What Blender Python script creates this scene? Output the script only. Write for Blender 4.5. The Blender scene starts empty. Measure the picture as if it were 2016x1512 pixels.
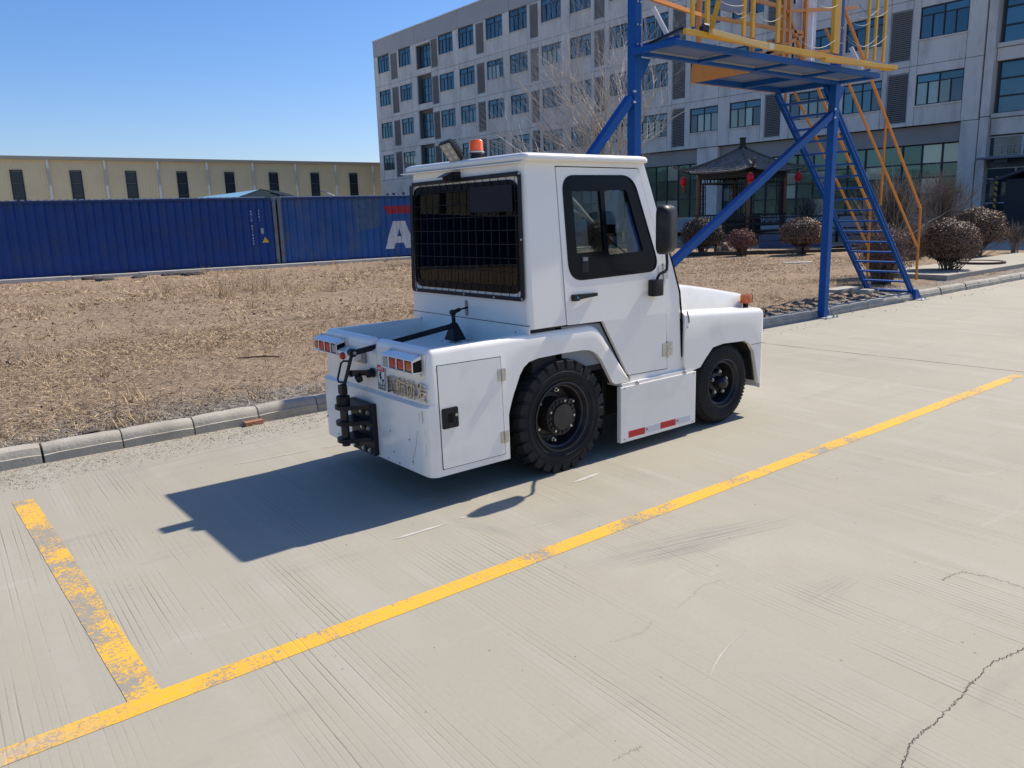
import bpy, bmesh, math, random
import numpy as np
from mathutils import Vector, Matrix, noise
from mathutils.geometry import tessellate_polygon
random.seed(7); rng = np.random.default_rng(11)
sc = bpy.context.scene
PI = math.pi
# ------------------------------------------------------------------ camera, light, exposure
F_PX = 1558.7; PITCH = .211031; ROLL = -.029335; AZ = .900825; EYE = 1.65   # photo is 2016 px wide
_h = Vector((math.cos(AZ), math.sin(AZ), 0)); _r = Vector((math.sin(AZ), -math.cos(AZ), 0)); _z = Vector((0, 0, 1))
FW = _h*math.cos(PITCH) - _z*math.sin(PITCH); _u = _h*math.sin(PITCH) + _z*math.cos(PITCH)
RT = _r*math.cos(ROLL) + _u*math.sin(ROLL); UP = -_r*math.sin(ROLL) + _u*math.cos(ROLL)
cd = bpy.data.cameras.new('camera'); cam = bpy.data.objects.new('camera', cd); sc.collection.objects.link(cam)
m = Matrix((RT, UP, -FW)).transposed().to_4x4(); m.translation = Vector((0, 0, EYE)); cam.matrix_world = m
cd.sensor_width = 36; cd.lens = 36*F_PX/2016; cd.clip_end = 2000; cd.clip_start = .05
sc.camera = cam
def ray(x, y): return FW + RT*((x-1008)/F_PX) - UP*((y-756)/F_PX)
def ground(x, y, z=0):
    r = ray(x, y); return Vector((0, 0, EYE)) + r*((z-EYE)/r.z)
def at_depth(x, y, d): return Vector((0, 0, EYE)) + ray(x, y)*d

SUN_EL = math.radians(47.0); SUN_AZ = math.radians(-1.0)      # direction towards the sun, from +X towards +Y
w = bpy.data.worlds.new("World"); sc.world = w; w.use_nodes = True
nt = w.node_tree; bg = nt.nodes['Background']; sky = nt.nodes.new('ShaderNodeTexSky')
sky.sky_type = 'NISHITA'; sky.sun_disc = False; sky.sun_elevation = SUN_EL
sky.sun_rotation = PI/2 - SUN_AZ
sky.air_density = 1.0; sky.dust_density = .9; sky.ozone_density = 3.2; sky.altitude = 100
hs = nt.nodes.new('ShaderNodeHueSaturation'); hs.inputs['Saturation'].default_value = 1.2; mxs = nt.nodes.new('ShaderNodeMix'); mxs.data_type = 'RGBA'; mxs.blend_type = 'MULTIPLY'; mxs.inputs[0].default_value = 1; mxs.inputs[7].default_value = (1.0, 1.02, 1.18, 1); nt.links.new(sky.outputs[0], mxs.inputs[6]); nt.links.new(mxs.outputs[2], hs.inputs['Color']); nt.links.new(hs.outputs[0], bg.inputs[0]); bg.inputs[1].default_value = .104
sd = bpy.data.lights.new('sun', 'SUN'); sd.energy = 4.7; sd.angle = math.radians(.55); sd.color = (1, .925, .805)
so = bpy.data.objects.new('sun', sd); sc.collection.objects.link(so)
dv = Vector((math.cos(SUN_EL)*math.cos(SUN_AZ), math.cos(SUN_EL)*math.sin(SUN_AZ), math.sin(SUN_EL)))
so.rotation_euler = dv.to_track_quat('Z', 'Y').to_euler(); so.location = (20, 0, 30)
sc.view_settings.view_transform = 'Standard'; sc.view_settings.look = 'None'
sc.view_settings.gamma = 1; sc.view_settings.exposure = .35; sc.view_settings.use_curve_mapping = False

# ------------------------------------------------------------------ materials
MATS = {}
def mat(name, col=(.5, .5, .5), rough=.6, metal=0, spec=.5, coat=0, var=0, vscale=6, bump=0, bscale=60, trans=0, ior=1.45,
        dirt=None, dirt_amt=0, dirt_scale=3, isl=0, alpha=1, stretch=(1, 1, 1), world=False, objr=0):
    if name in MATS: return MATS[name]
    m = bpy.data.materials.new(name); m.use_nodes = True; n = m.node_tree.nodes; L = m.node_tree.links
    b = n['Principled BSDF']; b.inputs['Base Color'].default_value = (*col, 1); b.inputs['Roughness'].default_value = rough
    b.inputs['Metallic'].default_value = metal; b.inputs['Specular IOR Level'].default_value = spec
    b.inputs['Coat Weight'].default_value = coat; b.inputs['Coat Roughness'].default_value = .06
    b.inputs['Transmission Weight'].default_value = trans; b.inputs['IOR'].default_value = ior
    b.inputs['Alpha'].default_value = alpha
    if world: tc = n.new('ShaderNodeNewGeometry').outputs['Position']
    else: tc = n.new('ShaderNodeTexCoord').outputs['Object']
    mp = n.new('ShaderNodeMapping'); mp.inputs['Scale'].default_value = stretch; L.new(tc, mp.inputs[0]); tc = mp.outputs[0]
    cur = None
    if var or isl:
        rgb = n.new('ShaderNodeHueSaturation'); rgb.inputs['Color'].default_value = (*col, 1)
        if var:
            t = n.new('ShaderNodeTexNoise'); t.inputs['Scale'].default_value = vscale; t.inputs['Detail'].default_value = 6; L.new(tc, t.inputs[0])
            mr = n.new('ShaderNodeMapRange'); mr.inputs['From Min'].default_value = .3; mr.inputs['From Max'].default_value = .7
            mr.inputs['To Min'].default_value = 1-var; mr.inputs['To Max'].default_value = 1+var; L.new(t.outputs[0], mr.inputs[0]); v = mr.outputs[0]
        if isl:
            g = n.new('ShaderNodeNewGeometry'); m2 = n.new('ShaderNodeMapRange'); m2.inputs['To Min'].default_value = 1-isl; m2.inputs['To Max'].default_value = 1+isl
            L.new(g.outputs['Random Per Island'], m2.inputs[0])
            if var:
                mu = n.new('ShaderNodeMath'); mu.operation = 'MULTIPLY'; L.new(v, mu.inputs[0]); L.new(m2.outputs[0], mu.inputs[1]); v = mu.outputs[0]
            else: v = m2.outputs[0]
        if objr:
            oi = n.new('ShaderNodeObjectInfo'); m3 = n.new('ShaderNodeMapRange'); m3.inputs['To Min'].default_value = 1-objr; m3.inputs['To Max'].default_value = 1+objr; L.new(oi.outputs['Random'], m3.inputs[0])
            m4 = n.new('ShaderNodeMath'); m4.operation = 'MULTIPLY'; L.new(v, m4.inputs[0]); L.new(m3.outputs[0], m4.inputs[1]); v = m4.outputs[0]
        L.new(v, rgb.inputs['Value']); cur = rgb.outputs[0]
    if dirt:
        t = n.new('ShaderNodeTexNoise'); t.inputs['Scale'].default_value = dirt_scale; t.inputs['Detail'].default_value = 9; t.inputs['Roughness'].default_value = .65; L.new(tc, t.inputs[0])
        mr = n.new('ShaderNodeMapRange'); mr.inputs['From Min'].default_value = .48; mr.inputs['From Max'].default_value = .72; mr.inputs['To Max'].default_value = dirt_amt
        L.new(t.outputs[0], mr.inputs[0]); mx = n.new('ShaderNodeMix'); mx.data_type = 'RGBA'; L.new(mr.outputs[0], mx.inputs[0])
        if cur: L.new(cur, mx.inputs[6])
        else: mx.inputs[6].default_value = (*col, 1)
        mx.inputs[7].default_value = (*dirt, 1); cur = mx.outputs[2]
    if cur: L.new(cur, b.inputs['Base Color'])
    if bump:
        t = n.new('ShaderNodeTexNoise'); t.inputs['Scale'].default_value = bscale; t.inputs['Detail'].default_value = 5; L.new(tc, t.inputs[0])
        bp = n.new('ShaderNodeBump'); bp.inputs['Strength'].default_value = bump; bp.inputs['Distance'].default_value = .01
        L.new(t.outputs[0], bp.inputs['Height']); L.new(bp.outputs[0], b.inputs['Normal'])
    MATS[name] = m; return m

def node_tools(m):
    n = m.node_tree.nodes; L = m.node_tree.links
    class K: pass
    k = K()
    def noise_(vec, scale, detail=5, rough=.55, st=None, dist=0):
        if st:
            mp = n.new('ShaderNodeMapping'); mp.inputs['Scale'].default_value = st; L.new(vec, mp.inputs[0]); vec = mp.outputs[0]
        t = n.new('ShaderNodeTexNoise'); t.inputs['Scale'].default_value = scale; t.inputs['Detail'].default_value = detail
        t.inputs['Roughness'].default_value = rough; t.inputs['Distortion'].default_value = dist; L.new(vec, t.inputs[0]); return t.outputs[0]
    def mr(v, a, b, c=0, d=1):
        t = n.new('ShaderNodeMapRange'); t.inputs[1].default_value = a; t.inputs[2].default_value = b; t.inputs[3].default_value = c; t.inputs[4].default_value = d
        L.new(v, t.inputs[0]); return t.outputs[0]
    def mix(f, a, b):
        t = n.new('ShaderNodeMix'); t.data_type = 'RGBA'
        for v, i in ((f, 0), (a, 6), (b, 7)):
            if isinstance(v, tuple): t.inputs[i].default_value = (*v, 1)
            elif isinstance(v, (int, float)): t.inputs[i].default_value = v
            else: L.new(v, t.inputs[i])
        return t.outputs[2]
    def math_(op, a, b=0, c=0):
        t = n.new('ShaderNodeMath'); t.operation = op
        for i, v in enumerate((a, b, c)):
            if isinstance(v, (int, float)): t.inputs[i].default_value = v
            else: L.new(v, t.inputs[i])
        return t.outputs[0]
    k.noise, k.mr, k.mix, k.math, k.n, k.L = noise_, mr, mix, math_, n, L
    return k
SMUDGES = [(1375, 1060, -.25, .75, .16, .6), (1300, 1090, -.3, .45, .10, .45), (955, 1040, -1.25, .28, .07, .45), (1630, 1160, 0, .25, .10, .35), (1110, 1020, -.2, .4, .12, .25), (1640, 770, .05, 1.0, .10, .25), (450, 880, .1, 1.5, .5, .25)]
def concrete_nodes(k, pos):
    """worn broomed concrete; returns colour and height"""
    big = k.noise(pos, .35, 5); mid = k.noise(pos, 2.3, 8, .6); fine = k.noise(pos, 45, 6, .6)
    c = k.mix(k.mr(big, .35, .65), (.325, .296, .228), (.402, .369, .288))
    c = k.mix(k.mr(mid, .38, .66), c, (.366, .330, .25))
    c = k.mix(k.mr(k.noise(pos, 1.1, 9, .62, (1, .35, 1)), .55, .74, 0, .35), c, (.28, .265, .24))
    c = k.mix(k.mr(fine, .3, .7, 0, .22), c, (.26, .25, .23))
    rub = k.mr(k.noise(pos, 1.3, 6, .65, (.45, 2.6, 1), .3), .60, .74, 0, .28); c = k.mix(rub, c, (.17, .165, .165))
    pale = k.mr(k.noise(pos, 3.1, 8, .7, (.35, 1.2, 1), .8), .60, .72, 0, .4); c = k.mix(pale, c, (.45, .435, .39))
    # transverse tining grooves in worn groups
    rotn = k.n.new('ShaderNodeMapping'); rotn.inputs['Rotation'].default_value = (0, 0, math.radians(2.5)); k.L.new(pos, rotn.inputs[0]); rp = rotn.outputs[0]
    wv = k.n.new('ShaderNodeTexWave'); wv.wave_type = 'BANDS'; wv.bands_direction = 'X'; wv.inputs['Scale'].default_value = 11.5; wv.inputs['Distortion'].default_value = .6
    wv.inputs['Detail'].default_value = 1; wv.inputs['Detail Scale'].default_value = .35; k.L.new(rp, wv.inputs[0])
    g1 = k.mr(wv.outputs['Fac'], .0, .22, 1, 0)
    lines = k.mr(k.noise(rp, 21, 3, .6, (1, .018, 1)), .42, .60)
    grp = k.mr(k.noise(rp, 2.0, 4, .6, (1, .30, 1)), .40, .58)
    worn = k.mr(k.noise(pos, 1.6, 6, .65), .36, .58)
    gv = k.math('MULTIPLY', k.math('MULTIPLY', g1, lines), k.math('MULTIPLY', grp, worn))
    c = k.mix(k.math('MULTIPLY', gv, .42), c, (.115, .105, .09))
    band = k.mr(k.noise(rp, 5, 2, .5, (1, .05, 1)), .50, .64, 0, .24); c = k.mix(k.math('MULTIPLY', band, worn), c, (.44, .42, .37))
    def smudge(cx, cy, ang, L, wd, amt, c, tint=(.15, .145, .15)):
        mp = k.n.new('ShaderNodeMapping'); mp.vector_type = 'TEXTURE'; mp.inputs['Location'].default_value = (cx, cy, 0); mp.inputs['Rotation'].default_value = (0, 0, ang); mp.inputs['Scale'].default_value = (L, wd, 1); k.L.new(pos, mp.inputs[0])
        ln = k.n.new('ShaderNodeVectorMath'); ln.operation = 'LENGTH'; k.L.new(mp.outputs[0], ln.inputs[0])
        st = k.mr(k.noise(mp.outputs[0], 3.5, 6, .7, (.25, 2.2, 1)), .42, .62); return k.mix(k.math('MULTIPLY', k.math('MULTIPLY', k.mr(ln.outputs['Value'], .3, 1.0, 1, 0), st), amt), c, tint)
    for (px, py, ang, L, wd, amt) in SMUDGES:
        v_ = ground(px, py); c = smudge(v_.x, v_.y, ang, L, wd, amt, c)
    # pits
    v = k.n.new('ShaderNodeTexVoronoi'); v.inputs['Scale'].default_value = 7; v.inputs['Randomness'].default_value = 1; k.L.new(pos, v.inputs[0])
    pit = k.mr(v.outputs['Distance'], .0, .055, 1, 0); pitm = k.math('MULTIPLY', pit, k.mr(k.noise(pos, 3.7, 2), .5, .56)); c = k.mix(k.math('MULTIPLY', pitm, .8), c, (.08, .075, .07))
    h = k.math('SUBTRACT', k.math('MULTIPLY', fine, .10), k.math('MULTIPLY', gv, .5)); h = k.math('SUBTRACT', h, k.math('MULTIPLY', pitm, .5))
    return c, h
def make_concrete(name, paint=None, wear=(.5, .62)):
    m = bpy.data.materials.new(name); m.use_nodes = True; k = node_tools(m); b = k.n['Principled BSDF']; b.inputs['Roughness'].default_value = .82; b.inputs['Specular IOR Level'].default_value = .35
    pos = k.n.new('ShaderNodeNewGeometry').outputs['Position']
    c, h = concrete_nodes(k, pos)
    if paint:
        chips = k.noise(pos, 62, 8, .75, None, .5); patch = k.noise(pos, 2.4, 6, .7)
        s = k.math('ADD', k.math('MULTIPLY', chips, .55), k.math('MULTIPLY', patch, .62))
        msk = k.mr(s, wear[0], wear[1])
        tone = k.mix(k.mr(k.noise(pos, 3.3, 6, .6), .35, .65), paint, tuple(x*.86+.02 for x in paint))
        tone = k.mix(k.mr(k.noise(pos, 30, 6, .7), .42, .7, 0, .35), tone, (.42, .34, .20))
        # the line fades and greys where the stencil was driven over at the left end
        sp = k.n.new('ShaderNodeSeparateXYZ'); k.L.new(pos, sp.inputs[0])
        fade = k.math('MULTIPLY', k.mr(sp.outputs[0], .12, .42, 1, 0), k.mr(sp.outputs[1], 2.80, 2.84, 1, 0))
        fade = k.math('MULTIPLY', fade, k.mr(k.noise(pos, 9, 5, .6), .36, .46, 0, 1))
        edge = k.mr(sp.outputs[0], 5.5, 12, 0, .35)
        tone = k.mix(edge, tone, (.50, .42, .27))
        base = k.mix(k.mr(k.noise(pos, 22, 5), .3, .7, .5, 1), c, (.27, .25, .215))
        c = k.mix(msk, tone, base); c = k.mix(k.math('MULTIPLY', fade, .75), c, (.40, .35, .29))
        h = k.math('SUBTRACT', h, k.math('MULTIPLY', msk, .25))
    k.L.new(c, b.inputs['Base Color'])
    bp = k.n.new('ShaderNodeBump'); bp.inputs['Strength'].default_value = .55; bp.inputs['Distance'].default_value = .006; k.L.new(h, bp.inputs['Height']); k.L.new(bp.outputs[0], b.inputs['Normal'])
    return m
M_CONC = make_concrete('broomed_concrete')
M_YEL = make_concrete('worn_yellow_paint', (.80, .43, .02), (.605, .66))
M_YEL2 = make_concrete('badly_worn_yellow_paint', (.80, .44, .03), (.555, .61))
def make_soil():
    m = bpy.data.materials.new('dry_soil'); m.use_nodes = True; k = node_tools(m); b = k.n['Principled BSDF']; b.inputs['Roughness'].default_value = .95; b.inputs['Specular IOR Level'].default_value = .15
    pos = k.n.new('ShaderNodeNewGeometry').outputs['Position']
    c = k.mix(k.mr(k.noise(pos, .45, 5), .35, .65), (.265, .18, .115), (.36, .255, .165))
    c = k.mix(k.mr(k.noise(pos, 3, 8, .7), .4, .7), c, (.21, .15, .10))
    c = k.mix(k.mr(k.noise(pos, 14, 8, .75), .48, .66, 0, .8), c, (.50, .40, .28))
    c = k.mix(k.mr(k.noise(pos, 37, 6, .7), .52, .7, 0, .7), c, (.085, .065, .05))
    sp = k.n.new('ShaderNodeSeparateXYZ'); k.L.new(pos, sp.inputs[0])
    n1 = k.noise(pos, 1.2, 6, .7)
    e = k.mr(k.math('ADD', sp.outputs[1], k.math('MULTIPLY', n1, -2.0)), 5.75, 6.2, 1, 0)     # grey crumbly strip by the kerb
    ash = k.mix(k.mr(k.noise(pos, 24, 7, .75), .4, .62), (.16, .145, .125), (.36, .335, .295))
    c = k.mix(k.math('MULTIPLY', e, .85), c, ash)
    k.L.new(c, b.inputs['Base Color'])
    bp = k.n.new('ShaderNodeBump'); bp.inputs['Strength'].default_value = 1; bp.inputs['Distance'].default_value = .04; k.L.new(k.noise(pos, 11, 10, .75), bp.inputs['Height']); k.L.new(bp.outputs[0], b.inputs['Normal'])
    return m
M_SOIL = make_soil()
WHITE = mat('white_vehicle_paint', (.90, .855, .765), .28, coat=.5, var=.02, vscale=3, dirt=(.52, .48, .40), dirt_amt=.34, dirt_scale=2.3, bump=.012, bscale=3)
WHITE2 = mat('white_cab_paint', (.90, .855, .765), .3, coat=.45, var=.02, vscale=2.2, dirt=(.6, .57, .5), dirt_amt=.15, dirt_scale=1.4, bump=.02, bscale=4)
BLACK = mat('black_steel', (.012, .013, .016), .42, spec=.28, bump=.05, bscale=80, dirt=(.06, .05, .045), dirt_amt=.5, dirt_scale=9)
MATTE = mat('matte_black_plate', (.014, .018, .024), .6, spec=.2, var=.08)
GASKET = mat('black_gasket', (.004, .005, .008), .22, spec=.16)
RUBBER = mat('tyre_rubber', (.019, .019, .020), .75, spec=.25, dirt=(.06, .055, .048), dirt_amt=.45, dirt_scale=5, bump=.12, bscale=90)
RIM = mat('black_wheel_paint', (.018, .018, .02), .42, dirt=(.07, .06, .05), dirt_amt=.55, dirt_scale=12)
DARK = mat('underside_black', (.012, .012, .013), .8)
RUST = mat('rusty_hub', (.02, .017, .016), .75, dirt=(.12, .045, .02), dirt_amt=.7, dirt_scale=16)
STEEL = mat('bright_steel', (.52, .52, .50), .32, metal=.9, var=.15, vscale=40, dirt=(.25, .22, .18), dirt_amt=.5, dirt_scale=30)
CHROME = mat('chrome', (.55, .53, .50), .16, metal=1, bump=.06, bscale=50)
GALV = mat('grey_bracket', (.33, .34, .34), .5, metal=.5)
RED = mat('red_lens', (.52, .01, .01), .16, coat=.5); AMBER = mat('amber_lens', (.52, .10, .012), .18, coat=.5)
BEACON = mat('orange_beacon', (.95, .13, .01), .16, coat=.6); CLEAR = mat('clear_lens', (.30, .32, .34), .12, coat=.6)
REDTAPE = mat('red_tape', (.55, .012, .02), .35); WHTAPE = mat('white_tape', (.62, .63, .64), .3)
LENSPLATE = mat('work_lamp_lens', (.33, .31, .26), .25, coat=.4)
BLUE = mat('blue_steel_paint', (.001, .075, .30), .5, spec=.28, var=.08, vscale=2, dirt=(.02, .085, .21), dirt_amt=.35)
BLUE_D = mat('blue_deck_plate', (.09, .15, .30), .6, var=.15, vscale=3, dirt=(.13, .14, .19), dirt_amt=.6, dirt_scale=2)
YELL = mat('yellow_steel_paint', (.70, .36, .012), .45, var=.08, vscale=4, dirt=(.42, .22, .03), dirt_amt=.4)
ORNG = mat('orange_rail_paint', (.66, .24, .03), .5, var=.08, vscale=4, dirt=(.5, .2, .06), dirt_amt=.4)
SEATM = mat('seat_vinyl', (.06, .07, .085), .5, bump=.1, bscale=50); SKINW = mat('interior_trim', (.22, .24, .26), .6)
BARK = mat('pale_bark', (.23, .20, .165), .85, var=.25, vscale=20); TWIG = mat('brown_twig', (.17, .12, .085), .85, isl=.4)
KERB = mat('kerb_concrete', (.40, .365, .30), .9, var=.12, vscale=5, dirt=(.25, .225, .185), dirt_amt=.6, dirt_scale=4, bump=.35, bscale=45, world=True)
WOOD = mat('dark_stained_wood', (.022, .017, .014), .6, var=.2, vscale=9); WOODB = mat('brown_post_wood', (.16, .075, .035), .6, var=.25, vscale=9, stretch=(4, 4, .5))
TILE = mat('grey_roof_tile', (.22, .20, .175), .5, isl=.3, dirt=(.26, .24, .21), dirt_amt=.5, dirt_scale=5)
LANT = mat('red_lantern_cloth', (.65, .008, .02), .45)
def glass_mat(name, tint, refl):
    m = bpy.data.materials.new(name); m.use_nodes = True; n = m.node_tree.nodes; L = m.node_tree.links; n.remove(n['Principled BSDF'])
    t = n.new('ShaderNodeBsdfTransparent'); t.inputs[0].default_value = (*tint, 1); g = n.new('ShaderNodeBsdfGlossy'); g.inputs['Roughness'].default_value = .01
    fr = n.new('ShaderNodeFresnel'); fr.inputs[0].default_value = refl; mx = n.new('ShaderNodeMixShader')
    L.new(fr.outputs[0], mx.inputs[0]); L.new(t.outputs[0], mx.inputs[1]); L.new(g.outputs[0], mx.inputs[2]); L.new(mx.outputs[0], n['Material Output'].inputs[0])
    return m
GLASS = glass_mat('cab_window_glass', (.72, .76, .77), 1.25); RGLASS = glass_mat('rear_window_tint', (.62, .67, .70), 1.42)
def facade_glass(name, base, f=.45):
    m = bpy.data.materials.new(name); m.use_nodes = True; k = node_tools(m); b = k.n['Principled BSDF']
    b.inputs['Metallic'].default_value = f; b.inputs['Roughness'].default_value = .07; b.inputs['Specular IOR Level'].default_value = .9
    oi = k.n.new('ShaderNodeObjectInfo'); c = k.mix(oi.outputs['Random'], tuple(x*.65 for x in base), tuple(x*1.35 for x in base)); k.L.new(c, b.inputs['Base Color'])
    pos = k.n.new('ShaderNodeNewGeometry').outputs['Position']
    bp = k.n.new('ShaderNodeBump'); bp.inputs['Strength'].default_value = .12; bp.inputs['Distance'].default_value = .05; k.L.new(k.noise(pos, 1.4, 1), bp.inputs['Height']); k.L.new(bp.outputs[0], b.inputs['Normal'])
    return m
FGLASS = facade_glass('teal_office_glass', (.045, .115, .150)); FGLASS2 = facade_glass('dark_green_glass', (.035, .095, .090), .5)
FGPALE = facade_glass('pale_blind_and_reflection_glass', (.27, .31, .26), .15); FGSCR = facade_glass('insect_screen_glass', (.035, .065, .085), .2)  # FGPALE: random blinds, plus pale reflections painted into the pane colour
FRAME = mat('dark_window_frame', (.018, .022, .03), .45); WFRAME = mat('silver_window_frame', (.50, .50, .49), .4)
CLAD = mat('grey_facade_panel', (.71, .635, .55), .8, var=.07, vscale=.7, dirt=(.36, .33, .30), dirt_amt=.6, dirt_scale=1.3, bump=.15, bscale=12, world=True, objr=.07, stretch=(1, 1, .35))
CORE = mat('dark_joint_wall', (.17, .165, .165), .9); BAND = mat('slate_facade_band', (.33, .30, .27), .85, var=.08, vscale=.6, world=True)
LOUV = mat('grey_louvre', (.36, .36, .37), .5, metal=.2)
BEIGE = mat('beige_siding', (.82, .64, .36), .6, var=.05, vscale=.4, world=True); PIPE = mat('white_downpipe', (.85, .84, .80), .5)
EAVE = mat('beige_gutter', (.42, .37, .27), .5); WWIN = mat('warehouse_window', (.03, .04, .05), .15, metal=.2)

# ------------------------------------------------------------------ object helpers
COL = sc.collection
def new_obj(name, data, parent=None, m=None):
    o = bpy.data.objects.new(name, data); COL.objects.link(o)
    if parent is not None: o.parent = parent
    if m is not None and data is not None and hasattr(data, 'materials') and len(data.materials) == 0: data.materials.append(m)
    return o
def thing(name, label, cat, loc=(0, 0, 0), rz=0, group=None):
    o = bpy.data.objects.new(name, None); COL.objects.link(o); o.location = loc; o.rotation_euler = (0, 0, rz); o.empty_display_size = .2
    o['label'] = label; o['category'] = cat
    if group: o['group'] = group
    return o
def tag(o, label=None, cat=None, group=None, kind=None):
    for k_, v in (('label', label), ('category', cat), ('group', group), ('kind', kind)):
        if v: o[k_] = v
    return o
class MB:
    def __init__(s): s.v = []; s.f = []
    def add(s, vs, fs):
        b = len(s.v); s.v += [tuple(v) for v in vs]; s.f += [tuple(b+i for i in f) for f in fs]; return s
    def box(s, c, d, R=None):
        x, y, z = d[0]/2, d[1]/2, d[2]/2; vs = [Vector((a*x, b*y, e*z)) for a in (-1, 1) for b in (-1, 1) for e in (-1, 1)]
        if R is not None: vs = [R @ v for v in vs]
        return s.add([v+Vector(c) for v in vs], [(0, 1, 3, 2), (4, 6, 7, 5), (0, 4, 5, 1), (2, 3, 7, 6), (0, 2, 6, 4), (1, 5, 7, 3)])
    def bb(s, a, b): return s.box([(a[i]+b[i])/2 for i in range(3)], [abs(b[i]-a[i]) for i in range(3)])
    def beam(s, p0, p1, w_, h_, up=(0, 0, 1)):
        p0 = Vector(p0); p1 = Vector(p1); d = (p1-p0); l = d.length; d.normalize(); u = Vector(up)
        if abs(d.dot(u)) > .98: u = Vector((1, 0, 0)) if abs(d.x) < .9 else Vector((0, 1, 0))
        a = d.cross(u).normalized(); b = a.cross(d).normalized(); R = Matrix((a, d, b)).transposed()
        return s.box((p0+p1)/2, (w_, l, h_), R)
    def tube(s, pts, r, n=8, cap=True):
        pts = [Vector(p) for p in pts]; rs = r if isinstance(r, (list, tuple)) else [r]*len(pts); b0 = len(s.v); ref = None
        for i, p in enumerate(pts):
            d = ((pts[i+1] if i+1 < len(pts) else p) - (pts[i-1] if i else p)).normalized()
            if ref is None: ref = Vector((0, 0, 1)) if abs(d.z) < .9 else Vector((1, 0, 0))
            a = d.cross(ref).normalized(); b = a.cross(d).normalized(); ref = b
            for j in range(n):
                t = 2*PI*j/n; s.v.append(tuple(p + a*rs[i]*math.cos(t) + b*rs[i]*math.sin(t)))
        for i in range(len(pts)-1):
            for j in range(n):
                k_ = (j+1) % n; s.f.append((b0+i*n+j, b0+i*n+k_, b0+(i+1)*n+k_, b0+(i+1)*n+j))
        if cap: s.f.append(tuple(b0+j for j in range(n))[::-1]); s.f.append(tuple(b0+(len(pts)-1)*n+j for j in range(n)))
        return s
    def lathe(s, prof, c, axis, n=24, closed=False):
        """prof: (radius, height along axis)"""
        ax = Vector(axis).normalized(); ref = Vector((0, 0, 1)) if abs(ax.z) < .9 else Vector((1, 0, 0)); a = ax.cross(ref).normalized(); b = ax.cross(a); c = Vector(c); b0 = len(s.v)
        for r, h in prof:
            for j in range(n):
                t = 2*PI*j/n; s.v.append(tuple(c + ax*h + a*(r*math.cos(t)) + b*(r*math.sin(t))))
        for i in range(len(prof)-1):
            for j in range(n):
                k_ = (j+1) % n; s.f.append((b0+i*n+j, b0+i*n+k_, b0+(i+1)*n+k_, b0+(i+1)*n+j))
        if not closed:
            if prof[0][0] > 1e-4: s.f.append(tuple(b0+j for j in range(n))[::-1])
            if prof[-1][0] > 1e-4: s.f.append(tuple(b0+(len(prof)-1)*n+j for j in range(n)))
        return s
    def plate(s, loops, fn, t):
        """extruded flat plate with holes. loops of (a,b); fn(a,b,d)->xyz; d from 0 to t"""
        pl = [[Vector((a, b, 0)) for a, b in l] for l in loops]; flat = [p for l in pl for p in l]; tri = tessellate_polygon(pl); n = len(flat); b0 = len(s.v)
        s.v += [tuple(fn(p.x, p.y, 0)) for p in flat] + [tuple(fn(p.x, p.y, t)) for p in flat]
        for q in tri: s.f.append(tuple(b0+i for i in q)); s.f.append(tuple(b0+n+i for i in q[::-1]))
        o = 0
        for l in loops:
            k_ = len(l)
            for i in range(k_): j = (i+1) % k_; s.f.append((b0+o+i, b0+o+j, b0+n+o+j, b0+n+o+i))
            o += k_
        return s
    def mesh(s, name, m=None, smooth=None, bevel=0, segs=2, mats=None):
        me = bpy.data.meshes.new(name); me.from_pydata(s.v, [], s.f)
        bm = bmesh.new(); bm.from_mesh(me)
        bmesh.ops.remove_doubles(bm, verts=bm.verts, dist=1e-5); bmesh.ops.recalc_face_normals(bm, faces=bm.faces)
        if bevel:
            ed = [e for e in bm.edges if len(e.link_faces) == 2 and e.calc_face_angle(0) > .6]
            bmesh.ops.bevel(bm, geom=ed, offset=bevel, segments=segs, profile=.6, affect='EDGES', clamp_overlap=True)
        bm.to_mesh(me); bm.free()
        for mm in (mats or ([m] if m else [])): me.materials.append(mm)
        if smooth is not None:
            me.shade_smooth(); me.set_sharp_from_angle(angle=math.radians(smooth))
        return me
    def build(s, name, m, parent=None, **kw): return new_obj(name, s.mesh(name, m, **kw), parent)
def quads(name, V, m, parent=None, tris=False):
    """V: (N,4,3) or (N,3,3) array -> one mesh"""
    n, q = V.shape[:2]; me = bpy.data.meshes.new(name); me.vertices.add(n*q); me.loops.add(n*q); me.polygons.add(n)
    me.vertices.foreach_set('co', V.astype(np.float32).ravel()); me.loops.foreach_set('vertex_index', np.arange(n*q, dtype=np.int32))
    me.polygons.foreach_set('loop_start', np.arange(0, n*q, q, dtype=np.int32)); me.update(calc_edges=True); me.materials.append(m)
    return new_obj(name, me, parent)
def dup(root):
    def cp(o, par):
        c = o.copy(); COL.objects.link(c); c.parent = par
        for ch in o.children: cp(ch, c)
        return c
    return cp(root, None)
def fillet(pts, r, n=5):
    out = []; k_ = len(pts); rs = r if isinstance(r, (list, tuple)) else [r]*k_
    for i in range(k_):
        p = Vector(pts[i]).to_2d(); a = Vector(pts[i-1]).to_2d()-p; b = Vector(pts[(i+1) % k_]).to_2d()-p; rr = rs[i]
        if rr <= 0: out.append((p.x, p.y)); continue
        rr = min(rr, a.length*.48, b.length*.48); a.normalize(); b.normalize(); p0 = p+a*rr; p1 = p+b*rr
        for j in range(n+1):
            t = j/n; q = p0*(1-t)**2 + p*2*t*(1-t) + p1*t*t; out.append((q.x, q.y))
    return out
def rrect(a0, b0, a1, b1, r, n=5): return fillet([(a0, b0), (a1, b0), (a1, b1), (a0, b1)], r, n)
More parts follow.
